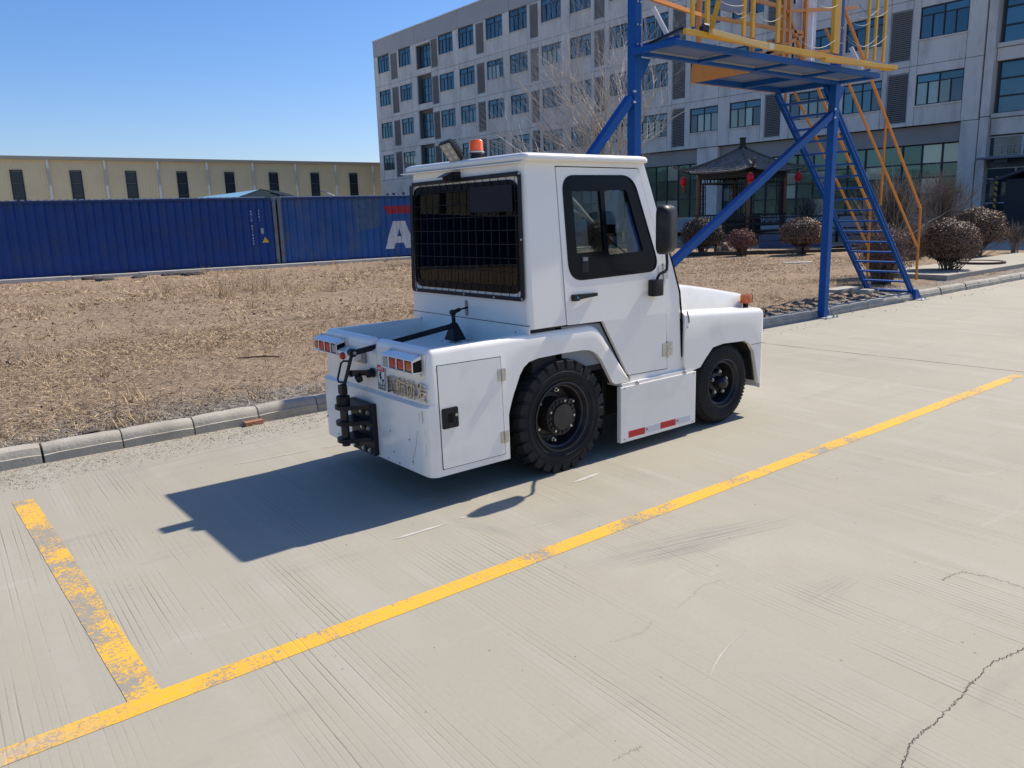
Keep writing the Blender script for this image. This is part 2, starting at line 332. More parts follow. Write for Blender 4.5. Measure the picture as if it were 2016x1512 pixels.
def text_mesh(name, body, size, M, m, parent, extrude=.002, offset=0, align='CENTER', res=3, bev=0):
    cu = bpy.data.curves.new(name, 'FONT'); cu.body = body; cu.size = size; cu.extrude = extrude; cu.offset = offset; cu.align_x = align; cu.align_y = 'CENTER'; cu.resolution_u = res; cu.bevel_depth = bev
    t = bpy.data.objects.new('tmp', cu); COL.objects.link(t); bpy.context.view_layer.update()
    me = bpy.data.meshes.new_from_object(t.evaluated_get(bpy.context.evaluated_depsgraph_get())); bpy.data.objects.remove(t); bpy.data.curves.remove(cu)
    me.name = name; me.transform(M); me.materials.clear(); me.materials.append(m)
    return new_obj(name, me, parent)
def frame_matrix(origin, xdir, ydir):
    x = Vector(xdir).normalized(); y = Vector(ydir).normalized(); z = x.cross(y); M = Matrix((x, y, z)).transposed().to_4x4(); M.translation = Vector(origin); return M

# ================================================================== the ground
g = MB(); g.box((150, 60, -.35), (900, 900, .1)).build('ground', mat('far_ground', (.26, .245, .21), .95, var=.15, vscale=.2, world=True)); tag(bpy.data.objects['ground'], kind='structure')
# pavement: a dark bed with two concrete slabs and an open joint between them
bed = MB().bb((-40, -40, -.3), (260, 6.62, -.035)).build('pavement', mat('joint_filler', (.035, .03, .03), .9)); tag(bed, kind='structure')
J0 = (8.72, 1.0); J1 = (8.40, 6.6)    # joint runs slightly askew across the lane
def jx(y): return J0[0] + (J1[0]-J0[0])*(y-J0[1])/(J1[1]-J0[1])
def wob(i): return .004*math.sin(i*1.7)+.003*math.sin(i*4.1+1)
N = 90; ys = [6.60 - (46.6)*(i/N)**1.6 for i in range(N+1)]
for side in (0, 1):
    mb = MB(); off = -.008 if side == 0 else .008; far = -40 if side == 0 else 260; vs = []
    for i, y in enumerate(ys):
        x = jx(y)+off+wob(i + side*7); vs += [(x, y, 0), (far, y, 0), (x, y, -.033)]
    fs = []
    for i in range(N): a = i*3; b = a+3; fs += [(a, b, b+1, a+1), (a, a+2, b+2, b)]
    mb.add(vs, fs); mb.build('concrete_slab', M_CONC, bed)
# painted bay lines (thin paint films standing on the slab)
def strip(mb, p0, p1, w_, z, n=60, j=.0012):
    p0 = Vector((*p0, z)); p1 = Vector((*p1, z)); d = (p1-p0).normalized(); nn = Vector((-d.y, d.x, 0))*w_/2; vs = []
    for i in range(n+1):
        p = p0+(p1-p0)*(i/n); vs += [p+nn*(1+random.uniform(-j, j)/w_*2), p-nn*(1+random.uniform(-j, j)/w_*2)]
    mb.add(vs, [(2*i, 2*i+1, 2*i+3, 2*i+2) for i in range(n)])
yl = MB(); strip(yl, (-6, 2.772), (8.42, 2.798), .105, .0016, 150); strip(yl, (8.86, 2.80), (60, 2.90), .105, .0016, 60)
yo = yl.build('yellow_line', M_YEL); tag(yo, kind='structure')
y2 = MB(); strip(y2, (.525, 2.826), (.505, 5.56), .115, .0018, 60); yo2 = y2.build('yellow_line', M_YEL2); tag(yo2, kind='structure')
# faint chalky white marks
CHALK = mat('chalk_mark', (.50, .48, .43), .9, var=.1, vscale=30)
def mark(pts, w_, m, z=.0022, name='chalk_mark'):
    mb = MB(); vs = []
    for i, p in enumerate(pts):
        a = Vector(pts[max(0, i-1)]); b = Vector(pts[min(len(pts)-1, i+1)]); d = (b-a); d.normalize(); nn = Vector((-d.y, d.x))*(w_[i] if isinstance(w_, list) else w_)/2
        vs += [(p[0]+nn.x, p[1]+nn.y, z), (p[0]-nn.x, p[1]-nn.y, z)]
    mb.add(vs, [(2*i, 2*i+1, 2*i+3, 2*i+2) for i in range(len(pts)-1)]); return mb.build(name, m)
def gp(x, y): v = ground(x, y); return (v.x, v.y)
for a, b, wd in (((455, 916), (620, 885), .014), ((632, 883), (690, 873), .012), ((776, 1062), (880, 1031), .022), ((1130, 950), (1182, 931), .03), ((905, 1022), (940, 1011), .014)):
    A = Vector(gp(*a)); B_ = Vector(gp(*b)); tag(mark([tuple(A.lerp(B_, t/6)) for t in range(7)], [wd*s_ for s_ in (.2, .8, 1, .7, 1, .6, .15)], CHALK), kind='structure')
A = [gp(*p) for p in ((1468, 1240), (1450, 1258), (1432, 1275), (1418, 1292), (1407, 1310), (1399, 1330))]
tag(mark(A, [.001, .002, .003, .004, .003, .001], CHALK), kind='structure')
# the crack at lower right and finer hairline cracks
CRK = mat('crack_shadow', (.06, .053, .045), 1)
def crack(pix, wmax, seed, wob_=.010, n=26):
    r = random.Random(seed); P = [Vector(gp(*p)) for p in pix]; out = []; ws = []
    for i in range(len(P)-1):
        for t in range(n):
            q = P[i].lerp(P[i+1], t/n); d = (P[i+1]-P[i]).normalized(); q = q + Vector((-d.y, d.x))*r.gauss(0, wob_*.5); out.append((q.x, q.y)); ws.append(wmax*r.uniform(.25, 1.1))
    return tag(mark(out, ws, CRK, .002, 'pavement_crack'), kind='structure')
crack([(2030, 1272), (1990, 1290), (1955, 1303), (1925, 1335), (1905, 1352), (1893, 1372), (1868, 1395), (1840, 1425), (1812, 1445), (1792, 1465), (1780, 1500), (1770, 1530)], .0034, 3, .007)
crack([(1893, 1125), (1960, 1140), (2025, 1160)], .0026, 5, .010); crack([(1855, 1143), (1872, 1133), (1895, 1126)], .0018, 6)
crack([(1330, 1200), (1362, 1175), (1380, 1155), (1430, 1140)], .0008, 8); crack([(1200, 1265), (1240, 1255), (1275, 1240), (1282, 1222)], .0008, 9)
crack([(1265, 1470), (1240, 1480), (1205, 1500)], .0009, 10)
# kerb of short rounded stones
KH = .135
def kerb_mesh(L, seed, detail=6):
    r = random.Random(seed); prof = [(0, -.03), (0, .066), (.013, .069), (.017, .090), (.028, .118), (.052, .132), (.085, .138), (.12, .134), (.15, .12), (.16, -.03)]
    mb = MB(); vs = []; fs = []; n = len(prof)
    for i in range(detail+1):
        x = L*i/detail; e = .006 if i in (0, detail) else 0
        for j, (y, z) in enumerate(prof):
            k_ = 0 if j in (0, n-1) else 1; vs.append((x, y+e*k_*(1 if y < .08 else -1)+r.uniform(-.001, .001)*k_, z-e*k_+r.uniform(-.0015, .0015)*k_))
    for i in range(detail):
        for j in range(n-1): a = i*n+j; fs.append((a, a+1, a+n+1, a+n))
    fs.append(tuple(range(n))[::-1]); fs.append(tuple(detail*n+j for j in range(n))); mb.add(vs, fs); return mb.mesh('kerb_stone', KERB, smooth=40)
KM = [kerb_mesh(.518, s_) for s_ in range(5)]
kerb = bpy.data.objects.new('kerb', None); COL.objects.link(kerb); kerb.location = (0, 6.37, 0); kerb['kind'] = 'structure'
x = .222 - .53*9; i = 0
while x < 34:
    o = new_obj('kerb_stone', KM[random.randrange(5)], kerb); o.location = (x+random.uniform(-.003, .003), random.uniform(-.008, .008), random.uniform(-.006, .004)); o.rotation_euler = (0, random.uniform(-.008, .008), random.uniform(-.012, .012))
    x += .53; i += 1
# dirt bank and field behind the kerb
def fz(x, y):
    t = min(1, max(0, (y-6.5)/1.2)); base = .105 + .04*t; base -= .15*min(1, max(0, (y-12)/14))
    n_ = noise.noise((x*.35, y*.35, 0))*.05 + noise.noise((x*1.7, y*1.7, 3))*.02 + noise.noise((x*6, y*6, 5))*.012
    k_ = min(1, max(0, (y-6.45)/.5))
    if 8 < x < 14.3 and y < 7.6: n_ += .05*noise.noise((x*7, y*7, 2))*min(1, x-8)*min(1, (7.6-y)*2); base -= .02
    return base + n_*k_
def patch(x0, x1, y0, y1, nx, ny, yp=1.0):
    vs = []; fs = []
    for j in range(ny+1):
        y = y0+(y1-y0)*(j/ny)**yp
        for i in range(nx+1): xx = x0+(x1-x0)*i/nx; vs.append((xx, y, fz(xx, y)))
    for j in range(ny):
        for i in range(nx): a = j*(nx+1)+i; fs.append((a, a+1, a+nx+2, a+nx+1))
    return MB().add(vs, fs)
def join(mb, *o):
    for q in o: mb.add(q.v, q.f)
    return mb
fld = join(MB(), patch(-30, 7.5, 6.52, 31, 260, 170, 1.5), patch(7.5, 16.4, 6.52, 31, 150, 170, 1.5), patch(16.4, 27, 6.52, 7.0, 60, 4), patch(16.4, 27, 7.0, 31, 80, 130, 1.3), patch(-90, -30, 6.52, 31, 40, 20), patch(27, 47, 16, 31, 50, 30))
fo = fld.build('field', M_SOIL, smooth=60); tag(fo, kind='structure')
pl = MB().bb((27, 6.5, -.2), (46, 16, .03)); pl.bb((27, 6.5, -.2), (60, -40, -.004)) ; plz = MB().bb((27, 6.55, -.2), (46.2, 16.02, .035)).build('paved_forecourt', make_concrete('forecourt_concrete')); tag(plz, kind='structure')

# dry straw litter
def blades(n, xr, yr, L, W, m, name='dry_grass', lift=.35, dens=None, z0=0, zf=fz):
    X = rng.uniform(*xr, n*2); Y = yr[0]+(yr[1]-yr[0])*rng.uniform(0, 1, n*2)
    keep = []
    for i in range(n*2):
        if dens is None or dens(X[i], Y[i]) > rng.uniform(): keep.append(i)
        if len(keep) >= n: break
    X = X[keep]; Y = Y[keep]; n = len(keep); Z = np.array([zf(a, b) for a, b in zip(X, Y)])+z0
    th = rng.uniform(0, 2*PI, n); ln = rng.uniform(*L, n)*(.6+.8*rng.random(n)); wd = rng.uniform(*W, n); li = np.abs(rng.normal(0, lift, n))
    d = np.stack([np.cos(th)*np.cos(li), np.sin(th)*np.cos(li), np.sin(li)], 1); s_ = np.stack([-np.sin(th), np.cos(th), rng.normal(0, .5, n)], 1)*wd[:, None]/2
    P = np.stack([X, Y, Z+.004], 1); bend = np.stack([rng.normal(0, .12, n), rng.normal(0, .12, n), rng.uniform(-.15, .1, n)], 1)*ln[:, None]
    mid = P + d*ln[:, None]*.5 + np.array([0, 0, 1])*(ln*.06)[:, None]; tip = P+d*ln[:, None]+bend; tip[:, 2] = np.maximum(tip[:, 2], Z+.002)
    V = np.concatenate([np.stack([P-s_, P+s_, mid+s_*.8, mid-s_*.8], 1), np.stack([mid-s_*.8, mid+s_*.8, tip+s_*.2, tip-s_*.2], 1)])
    return tag(quads(name, V, m), kind='stuff')
STRAW = mat('straw', (.45, .335, .205), .8, isl=.45, spec=.2); STRAW2 = mat('brown_litter', (.27, .20, .135), .85, isl=.5, spec=.2); STRAW3 = mat('grey_litter', (.26, .23, .19), .9, isl=.5, spec=.2)
def pn(x, y): return noise.noise((x*.45, y*.45, 9))+.6*noise.noise((x*1.5, y*1.5, 4))
dA = lambda x, y: min(1, max(.04, .26+1.9*pn(x, y)-(.35 if y < 7.3+.5*pn(x*2, y) else 0)))
blades(44000, (-4, 9), (6.6, 12), (.03, .10), (.0025, .006), STRAW, dens=dA)
blades(30000, (-6, 13), (10, 20), (.05, .14), (.005, .010), STRAW, dens=dA)
blades(14000, (-8, 24), (18, 29), (.08, .2), (.010, .02), STRAW, dens=dA)
blades(26000, (8, 23), (6.7, 16), (.04, .13), (.004, .009), STRAW, dens=dA)
blades(30000, (-4, 9), (6.55, 12), (.02, .08), (.003, .008), STRAW2, dens=lambda x, y: .6)
blades(26000, (-6, 22), (10, 24), (.05, .12), (.006, .014), STRAW2, dens=lambda x, y: .6)
blades(9000, (-3, 8), (6.53, 7.6), (.02, .06), (.003, .008), STRAW3, dens=lambda x, y: min(1, max(0, 1.0-(y-6.55)*.9+.5*pn(x, y))))
# upright dry tufts
def tufts(n, xr, yr, h):
    Vs = []
    for _ in range(n):
        cx, cy = random.uniform(*xr), random.uniform(*yr); cz = fz(cx, cy)
        for _ in range(random.randint(14, 40)):
            a = random.uniform(0, 2*PI); l = random.uniform(.4, 1)*h; t = random.uniform(.2, 1.1); b = Vector((cx+random.gauss(0, .05), cy+random.gauss(0, .05), cz)); e = b+Vector((math.cos(a)*math.sin(t)*l, math.sin(a)*math.sin(t)*l, math.cos(t)*l)); s_ = Vector((math.sin(a), -math.cos(a), 0))*.004
            Vs.append([b-s_, b+s_, e+s_*.3, e-s_*.3])
    return tag(quads('dry_grass_tuft', np.array([[tuple(p) for p in q] for q in Vs]), STRAW), kind='stuff')
tufts(45, (-3, 12), (7.0, 14), .17); tufts(14, (-2, 7), (6.56, 6.9), .12); tufts(60, (-3, 20), (14, 28), .3); tufts(20, (5.2, 7.4), (17, 20), .55)
q_ = ground(612, 516, 0); tufts(5, (q_.x-.5, q_.x+.5), (q_.y-.1, q_.y+.1), .6)
# clods, stones and crumbs
def stones(n, xr, yr, s, m, zf=fz, name='gravel', dens=None, flat=.6):
    V = []; base = np.array([[1, 0, 0], [-1, 0, 0], [0, 1, 0], [0, -1, 0], [0, 0, 1], [0, 0, -.4]], float); F = [(0, 2, 4), (2, 1, 4), (1, 3, 4), (3, 0, 4), (2, 0, 5), (1, 2, 5), (3, 1, 5), (0, 3, 5)]
    c = 0
    while c < n:
        x, y = rng.uniform(*xr), rng.uniform(*yr)
        if dens and dens(x, y) < rng.uniform(): c += .3; continue
        c += 1; sz = s[0]*(s[1]/s[0])**(rng.random()**2); a = rng.uniform(0, PI); R = np.array([[math.cos(a), -math.sin(a), 0], [math.sin(a), math.cos(a), 0], [0, 0, 1]])
        v = (base*rng.uniform(.55, 1.2, (6, 1))*np.array([1, .75, flat])*sz) @ R.T + np.array([x, y, zf(x, y)])
        for f in F: V.append(v[list(f)])
    return tag(quads(name, np.array(V), m), kind='stuff')
CLOD = mat('dark_clod', (.07, .055, .045), .95, isl=.5); PEB = mat('pale_pebble', (.36, .33, .28), .9, isl=.4); ASPH = mat('broken_asphalt', (.055, .052, .05), .9, isl=.35)
stones(3500, (-4, 16), (6.55, 14), (.006, .03), CLOD); stones(1800, (-6, 22), (13, 29), (.015, .06), CLOD); stones(2600, (-4, 12), (6.55, 16), (.004, .018), PEB)
stones(2200, (-4, 8), (6.52, 7.7), (.004, .018), PEB, dens=lambda x, y: min(1, max(0, .9-(y-6.6)*.9)))
stones(1300, (8.5, 14), (6.55, 7.1), (.008, .04), mat('dark_soil_lump', (.075, .055, .042), .95, isl=.4))
kz = lambda x, y: .001
kd = lambda x, y: min(1, max(0, 1.0-(6.33-y)*2.5+.9*pn(x*1.6, y*1.6)))
stones(9000, (-3, 7), (5.5, 6.36), (.0018, .009), PEB, kz, dens=kd); stones(5000, (-3, 7), (5.4, 6.36), (.0018, .008), CLOD, kz, dens=kd)
stones(700, (-2, 14), (-1, 5.6), (.0015, .005), CLOD, kz); stones(500, (7, 20), (5.9, 6.36), (.003, .02), PEB, kz)
blades(2500, (-3, 7), (5.6, 6.36), (.015, .05), (.002, .004), STRAW3, name='grass_litter', lift=.1, dens=kd, zf=kz)
# asphalt rubble lying along the foot of the containers
def lump(name, c, r, m, seed, label, cat, group=None):
    bm = bmesh.new(); bmesh.ops.create_icosphere(bm, subdivisions=2, radius=1)
    for v in bm.verts: n_ = 1+.45*noise.noise(v.co*1.6+Vector((seed, 0, 0))); v.co = Vector((v.co.x*r[0]*n_, v.co.y*r[1]*n_, v.co.z*r[2]*n_))
    me = bpy.data.meshes.new(name); bm.to_mesh(me); bm.free(); o = new_obj(name, me, None, m); o.location = c; return tag(o, label, cat, group)
LUMPL = ['%s dark asphalt lump from the left along the foot of the blue containers' % q for q in ('leftmost', 'second', 'fourth', 'fifth', 'sixth', 'third')]+['small dark asphalt lump just left of the rusty container joint', 'small dark asphalt lump just right of the rusty container joint']
cl = [(182, 548), (205, 551), (330, 541), (352, 540), (382, 540), (275, 546), (520, 525), (560, 523)]
for i, (px, py) in enumerate(cl):
    p = ground(px, py, .02); lump('asphalt_lump', (p.x, p.y, p.z), (random.uniform(.2, .45), .15, .09), ASPH, i*3.1, LUMPL[i], 'rubble', 'asphalt rubble along the containers')
p = ground(297, 594, .03); lump('black_lump', p, (.09, .07, .06), mat('black_lump_mat', (.01, .01, .01), .7), 31, 'small black lump lying alone on the bare field', 'debris')
p = ground(180, 848, .13); lump('dark_hole_clod', p, (.07, .035, .012), CLOD, 12, 'flat dark clod on the field edge behind the left kerb', 'clod')
p = ground(497, 835, .0); bk = MB().box((0, 0, .018), (.155, .07, .035)).build('brick_piece', mat('weathered_brick', (.36, .17, .095), .9, var=.25, vscale=30, bump=.6), bevel=.004)
bk.location = p + Vector((0, -.02, 0)); bk.rotation_euler = (0, 0, .05); tag(bk, 'reddish broken brick lying against the kerb behind the tractor', 'brick')
st = MB().tube([ground(465, 705, .14), ground(510, 702, .16), ground(550, 702, .15)], [.006, .009, .006], 6).build('fallen_stick', mat('dark_stick', (.05, .035, .025), .9)); tag(st, 'thin dark stick lying on the field left of the tractor', 'stick')
p = ground(1570, 520, .1)
wp = MB().box((0, 0, .03), (.75, .14, .05)).build('weathered_plank', mat('bleached_wood', (.52, .50, .46), .8, var=.15)); wp.location = p; wp.rotation_euler = (.05, 0, -.75); tag(wp, 'bleached plank lying on dry grass in front of the round shrub', 'plank')
# pale drain kerb strip in front of the containers is laid with them; raised manhole slab at right
sl = bpy.data.objects.new('manhole_slab', None); COL.objects.link(sl); tag(sl, 'low raised concrete slab with a manhole behind the right kerb', 'slab'); sl.location = (0, 0, 0)
p1, p2 = ground(1945, 548, .13), ground(1868, 532, .13)
mb = MB().bb((16.6, 6.95, 0), (24.5, 8.5, .22)); slab = mb.build('slab', make_concrete('slab_concrete'), sl, bevel=.01)
MB().lathe([(.52, 0), (.52, .05), (.46, .05), (.46, .02), (0, .02)], (20.2, 7.75, .22), (0, 0, 1), 28).build('manhole_rim', mat('rusty_rim', (.09, .045, .035), .8), sl)
MB().lathe([(.44, 0), (.44, .03), (0, .035)], (20.2, 7.75, .22), (0, 0, 1), 28).build('manhole_cover', KERB, sl)
fs_ = MB().box((0, 0, .05), (.75, .35, .1)).build('concrete_block', KERB, bevel=.01); fs_.location = (13.4, 7.35, .1); tag(fs_, 'flat concrete block under the left foot of the blue stair', 'concrete block')
fs_ = MB().box((0, 0, .04), (.5, .22, .1)).build('concrete_block', KERB, bevel=.03); fs_.location = (13.5, 6.98, .1); tag(fs_, 'rounded kerb offcut lying beside the left foot of the blue stair', 'concrete block')

# ================================================================== the baggage tractor (u forward, w left, z up from its rear right corner)
W = 1.33
def WC(z): return 1.385-.095*(z-.95)     # left flank of the cab, leaning in
TR = thing('tow_tractor', 'white airport baggage tow tractor with caged rear window parked inside the yellow lines', 'tow tractor', (2.302, 3.66, 0))
arch_r = [(-1, .187), (.568, .187), (.573, .46), (.582, .49), (.60, .54), (.622, .59), (.643, .63), (.672, .69), (.706, .734), (.75, .762), (.828, .775), (1.043, .779), (1.20, .777), (1.256, .77), (1.30, .755), (1.339, .729), (1.374, .689), (1.42, .61), (1.473, .52), (1.50, .505), (1.66, .503)]
top_r = [(-1, .93), (1.27, .93), (1.31, .925), (1.35, .905), (1.385, .872), (1.42, .822), (1.655, .512), (1.7, .512)]
def interp(tab, x):
    for (a, b), (c, d) in zip(tab, tab[1:]):
        if a <= x <= c: return b+(d-b)*(x-a)/(c-a) if c > a else b
    return tab[-1][1]
FO = [(2.200, .56), (2.226, .49), (2.317, .487), (2.390, .497), (2.448, .553), (2.535, .628), (2.663, .642), (2.932, .630), (3.004, .593), (3.057, .531), (3.134, .274), (3.190, .221)]
def draft(z): return .022*max(0, z-.195)/.735
def body_tub():
    us = sorted(set([round(a, 3) for a, _ in arch_r[1:]]+[1.27, 1.29, 1.31, 1.33, 1.35, 1.37, 1.385, 1.42, 1.45, 1.55, 1.60, 1.655, .08, .2, .4, .55, .8, .95, 1.1]), reverse=True)
    us = [u for u in us if u <= 1.655]
    st = []  # (point, inward normal, zb, zt)
    for u in us: st.append((Vector((u, 0)), Vector((0, 1)), interp(arch_r, u), interp(top_r, u)))
    rc = .055
    for k_ in range(9):
        a = PI/2*k_/8; st.append((Vector((rc-rc*math.sin(a), rc-rc*math.cos(a))), Vector((math.sin(a), math.cos(a))), .187, .93))
    for wq, zt in [(.2, .93), (.4, .93), (.55, .93), (.588, .93), (.598, .925), (.604, .905), (.607, .865), (.66, .865), (.663, .905), (.669, .925), (.68, .93), (.8, .93), (1.0, .93), (1.2, .93)]:
        st.append((Vector((0, wq)), Vector((1, 0)), .187, zt))
    for k_ in range(9):
        a = PI/2*k_/8; st.append((Vector((rc-rc*math.cos(a), W-rc+rc*math.sin(a))), Vector((math.cos(a), -math.sin(a))), .187, .93))
    for u in reversed(us): st.append((Vector((u, W)), Vector((0, -1)), interp(arch_r, u), interp(top_r, u)))
    mb = MB(); n = None; vs = []
    for p, nn, zb, zt in st:
        prof = [(.0, zb), (0, (zb+zt)/2), (0, zt-.038), (.005, zt-.02), (.017, zt-.006), (.034, zt), (.052, zt-.002), (.062, zt-.012), (.067, zt-.04), (.069, max(zb+.02, zt-.12)), (.05, max(zb+.01, zt-.13)), (.03, zb)]
        n = len(prof)
        for o, z in prof: q = p+nn*(o+draft(z)); vs.append((q.x, q.y, z))
    fs = []
    for i in range(len(st)-1):
        for j in range(n):
            k_ = (j+1) % n; fs.append((i*n+j, i*n+k_, (i+1)*n+k_, (i+1)*n+j))
    fs.append(tuple(range(n))); fs.append(tuple((len(st)-1)*n+j for j in range(n))[::-1]); mb.add(vs, fs); return mb
body = body_tub().build('rear_body', WHITE, TR, smooth=38)
MB().bb((.06, .07, .80), (.79, W-.07, .825)).build('cargo_tray', WHITE, TR)
MB().bb((.03, .05, .19), (.55, W-.05, .20)).build('floor_pan', DARK, TR)
ch = MB().bb((.30, .30, .20), (3.05, W-.30, .74)); ch.bb((.58, .26, .30), (1.50, W-.26, .80)); ch.bb((2.3, .24, .35), (3.12, W-.24, .86)); ch.beam((1.02, .1, .37), (1.02, W-.1, .37), .12, .12); ch.beam((2.71, .1, .31), (2.71, W-.1, .31), .08, .08)
ch.bb((1.50, .14, .12), (1.535, W-.14, .62)); ch.build('chassis', DARK, TR)
for s_ in (1, -1):
    for tab, nm in ((arch_r[2:], 'wheel_arch_liner'), (FO[3:-1], 'wheel_arch_liner')):
        vs = []
        for u, z in tab:
            for w_ in (.042, .30): vs.append((u, w_ if s_ > 0 else W-w_, z+.004))
        MB().add(vs, [(2*i, 2*i+2, 2*i+3, 2*i+1) for i in range(len(tab)-1)]).build(nm, DARK, TR)
        vs = []
        for u, z in tab: vs += [(u, .044 if s_ > 0 else W-.044, z), (u, .044 if s_ > 0 else W-.044, z+.12)]
        MB().add([(v[0], v[1]+(.03 if s_ > 0 else -.03), v[2]) for v in vs], [(2*i, 2*i+2, 2*i+3, 2*i+1) for i in range(len(tab)-1)]).build('arch_shroud', DARK, TR)
# lower bumper skin at the back, standing proud with a sloped ledge
mb = MB(); prof = [(.02, .615), (-.016, .596), (-.016, .20), (.0, .193), (.02, .193)]; vs = []
ww = [.004, .02, .045, .08, .4, .573, 1.0, W-.08, W-.045, W-.02, W-.004]; sc_ = [.0, .45, .8, 1, 1, 1, 1, 1, .85, .6, .3]
for a, s_ in zip(ww, sc_):
    e = .05*(1-s_)**2
    for u, z in prof: vs.append((u*s_+e+(0 if u > 0 else 0), a, z))
n = len(prof); fs = [(i*n+j, i*n+j+1, (i+1)*n+j+1, (i+1)*n+j) for i in range(len(ww)-1) for j in range(n-1)]; fs += [tuple(range(n)), tuple((len(ww)-1)*n+j for j in range(n))[::-1]]
bp_ = mb.add(vs, fs).build('rear_bumper_panel', WHITE, TR, smooth=30)
SCR = mat('scratch_grey', (.16, .15, .15), .7)
def rear_pt(wq, z, d=0): return Vector((-.0165-d, wq, z))
for i, pts in enumerate([[(.052, .585), (.046, .57), (.052, .552), (.044, .53), (.05, .51)], [(.075, .57), (.082, .545), (.078, .52)], [(.105, .46), (.118, .42), (.128, .37), (.146, .33), (.15, .30), (.142, .285)], [(.02, .40), (.016, .36), (.02, .32)], [(.165, .3), (.168, .27), (.172, .235)], [(.03, .47), (.024, .44)]]):
    mb = MB(); vs = []
    for j, (a, z) in enumerate(pts): q = .0022 if j in (0, len(pts)-1) else (.0045 if i == 0 else .0022); vs += [rear_pt(a-q/2, z, .0008), rear_pt(a+q/2, z, .0008)]
    mb.add(vs, [(2*j, 2*j+1, 2*j+3, 2*j+2) for j in range(len(pts)-1)]).build('scratch', SCR, bp_)
for a, z in [(1.30, .50), (1.28, .33), (1.12, .235), (.42, .395), (.20, .385), (.39, .27), (.175, .255), (.46, .215), (.33, .21), (1.0, .22), (.86, .22)]:
    MB().lathe([(.0, -.004), (.005, -.003), (.006, 0), (.006, .004)], (-.0165, a, z), (1, 0, 0), 8).build('rivet', GALV, bp_)
# red and white plate lettering, emblem characters
MR = lambda a, z, d=.0: frame_matrix((-.002-d+draft(z), a, z), (0, -1, 0), (0, 0, 1))
for chx, a, z in zip('民航协发', (.397, .285, .178, .070), (.672, .672, .672, .672)):
    text_mesh('emblem_character', chx, .116, frame_matrix((.002, a, z), (0, -1, 0), (0, 0, 1)), CHROME, TR, extrude=.006, offset=.0010)
pa, pz = .53, .702
dec = MB().bb((.006, pa-.043, pz-.076), (.009, pa+.043, pz+.076)).build('warning_decal', mat('decal_white', (.72, .72, .70), .4), TR); dec.location.x = .0
BLK_PRINT = mat('print_black', (.02, .02, .02), .6)
MB().bb((.0045, pa-.041, pz+.040), (.0055, pa+.041, pz+.073)).build('red_header', mat('print_red', (.62, .02, .03), .5), dec)
text_mesh('header_text', '▲警告', .023, frame_matrix((.0035, pa, pz+.057), (0, -1, 0), (0, 0, 1)), mat('print_white', (.8, .8, .78), .5), dec, .0004, .0001)
text_mesh('caution_text', '当心夹手', .021, frame_matrix((.005, pa, pz-.048), (0, -1, 0), (0, 0, 1)), BLK_PRINT, dec, .0004, .0002)
text_mesh('caution_text', '挂接时请注意', .013, frame_matrix((.005, pa, pz-.066), (0, -1, 0), (0, 0, 1)), BLK_PRINT, dec, .0003, .0001)
MB().plate([[(-.006, .03), (.012, .034), (.006, .008), (.018, -.004), (.006, -.012), (.0, -.026), (-.006, -.006), (-.014, .01)]], lambda a, b, d: (.005-d, pa+.008-a, pz+.004+b), .0006).build('hand_pictogram', BLK_PRINT, dec)
MB().plate([[(-.012, .0), (-.004, .006), (.012, .004), (.014, -.004), (.004, -.008), (.002, -.018), (-.006, -.016)]], lambda a, b, d: (.005-d, pa-.020-a, pz-.012+b), .0006).build('hand_pictogram', BLK_PRINT, dec)
mb = MB()
for z in (pz-.032, pz-.0745, pz+.0745): mb.bb((.0045, pa-.041, z-.0008), (.0055, pa+.041, z+.0008))
for a in (-.0415, .0415): mb.bb((.0045, pa+a-.0008, pz-.0745), (.0055, pa+a+.0008, pz+.0745))
mb.build('decal_border', BLK_PRINT, dec)
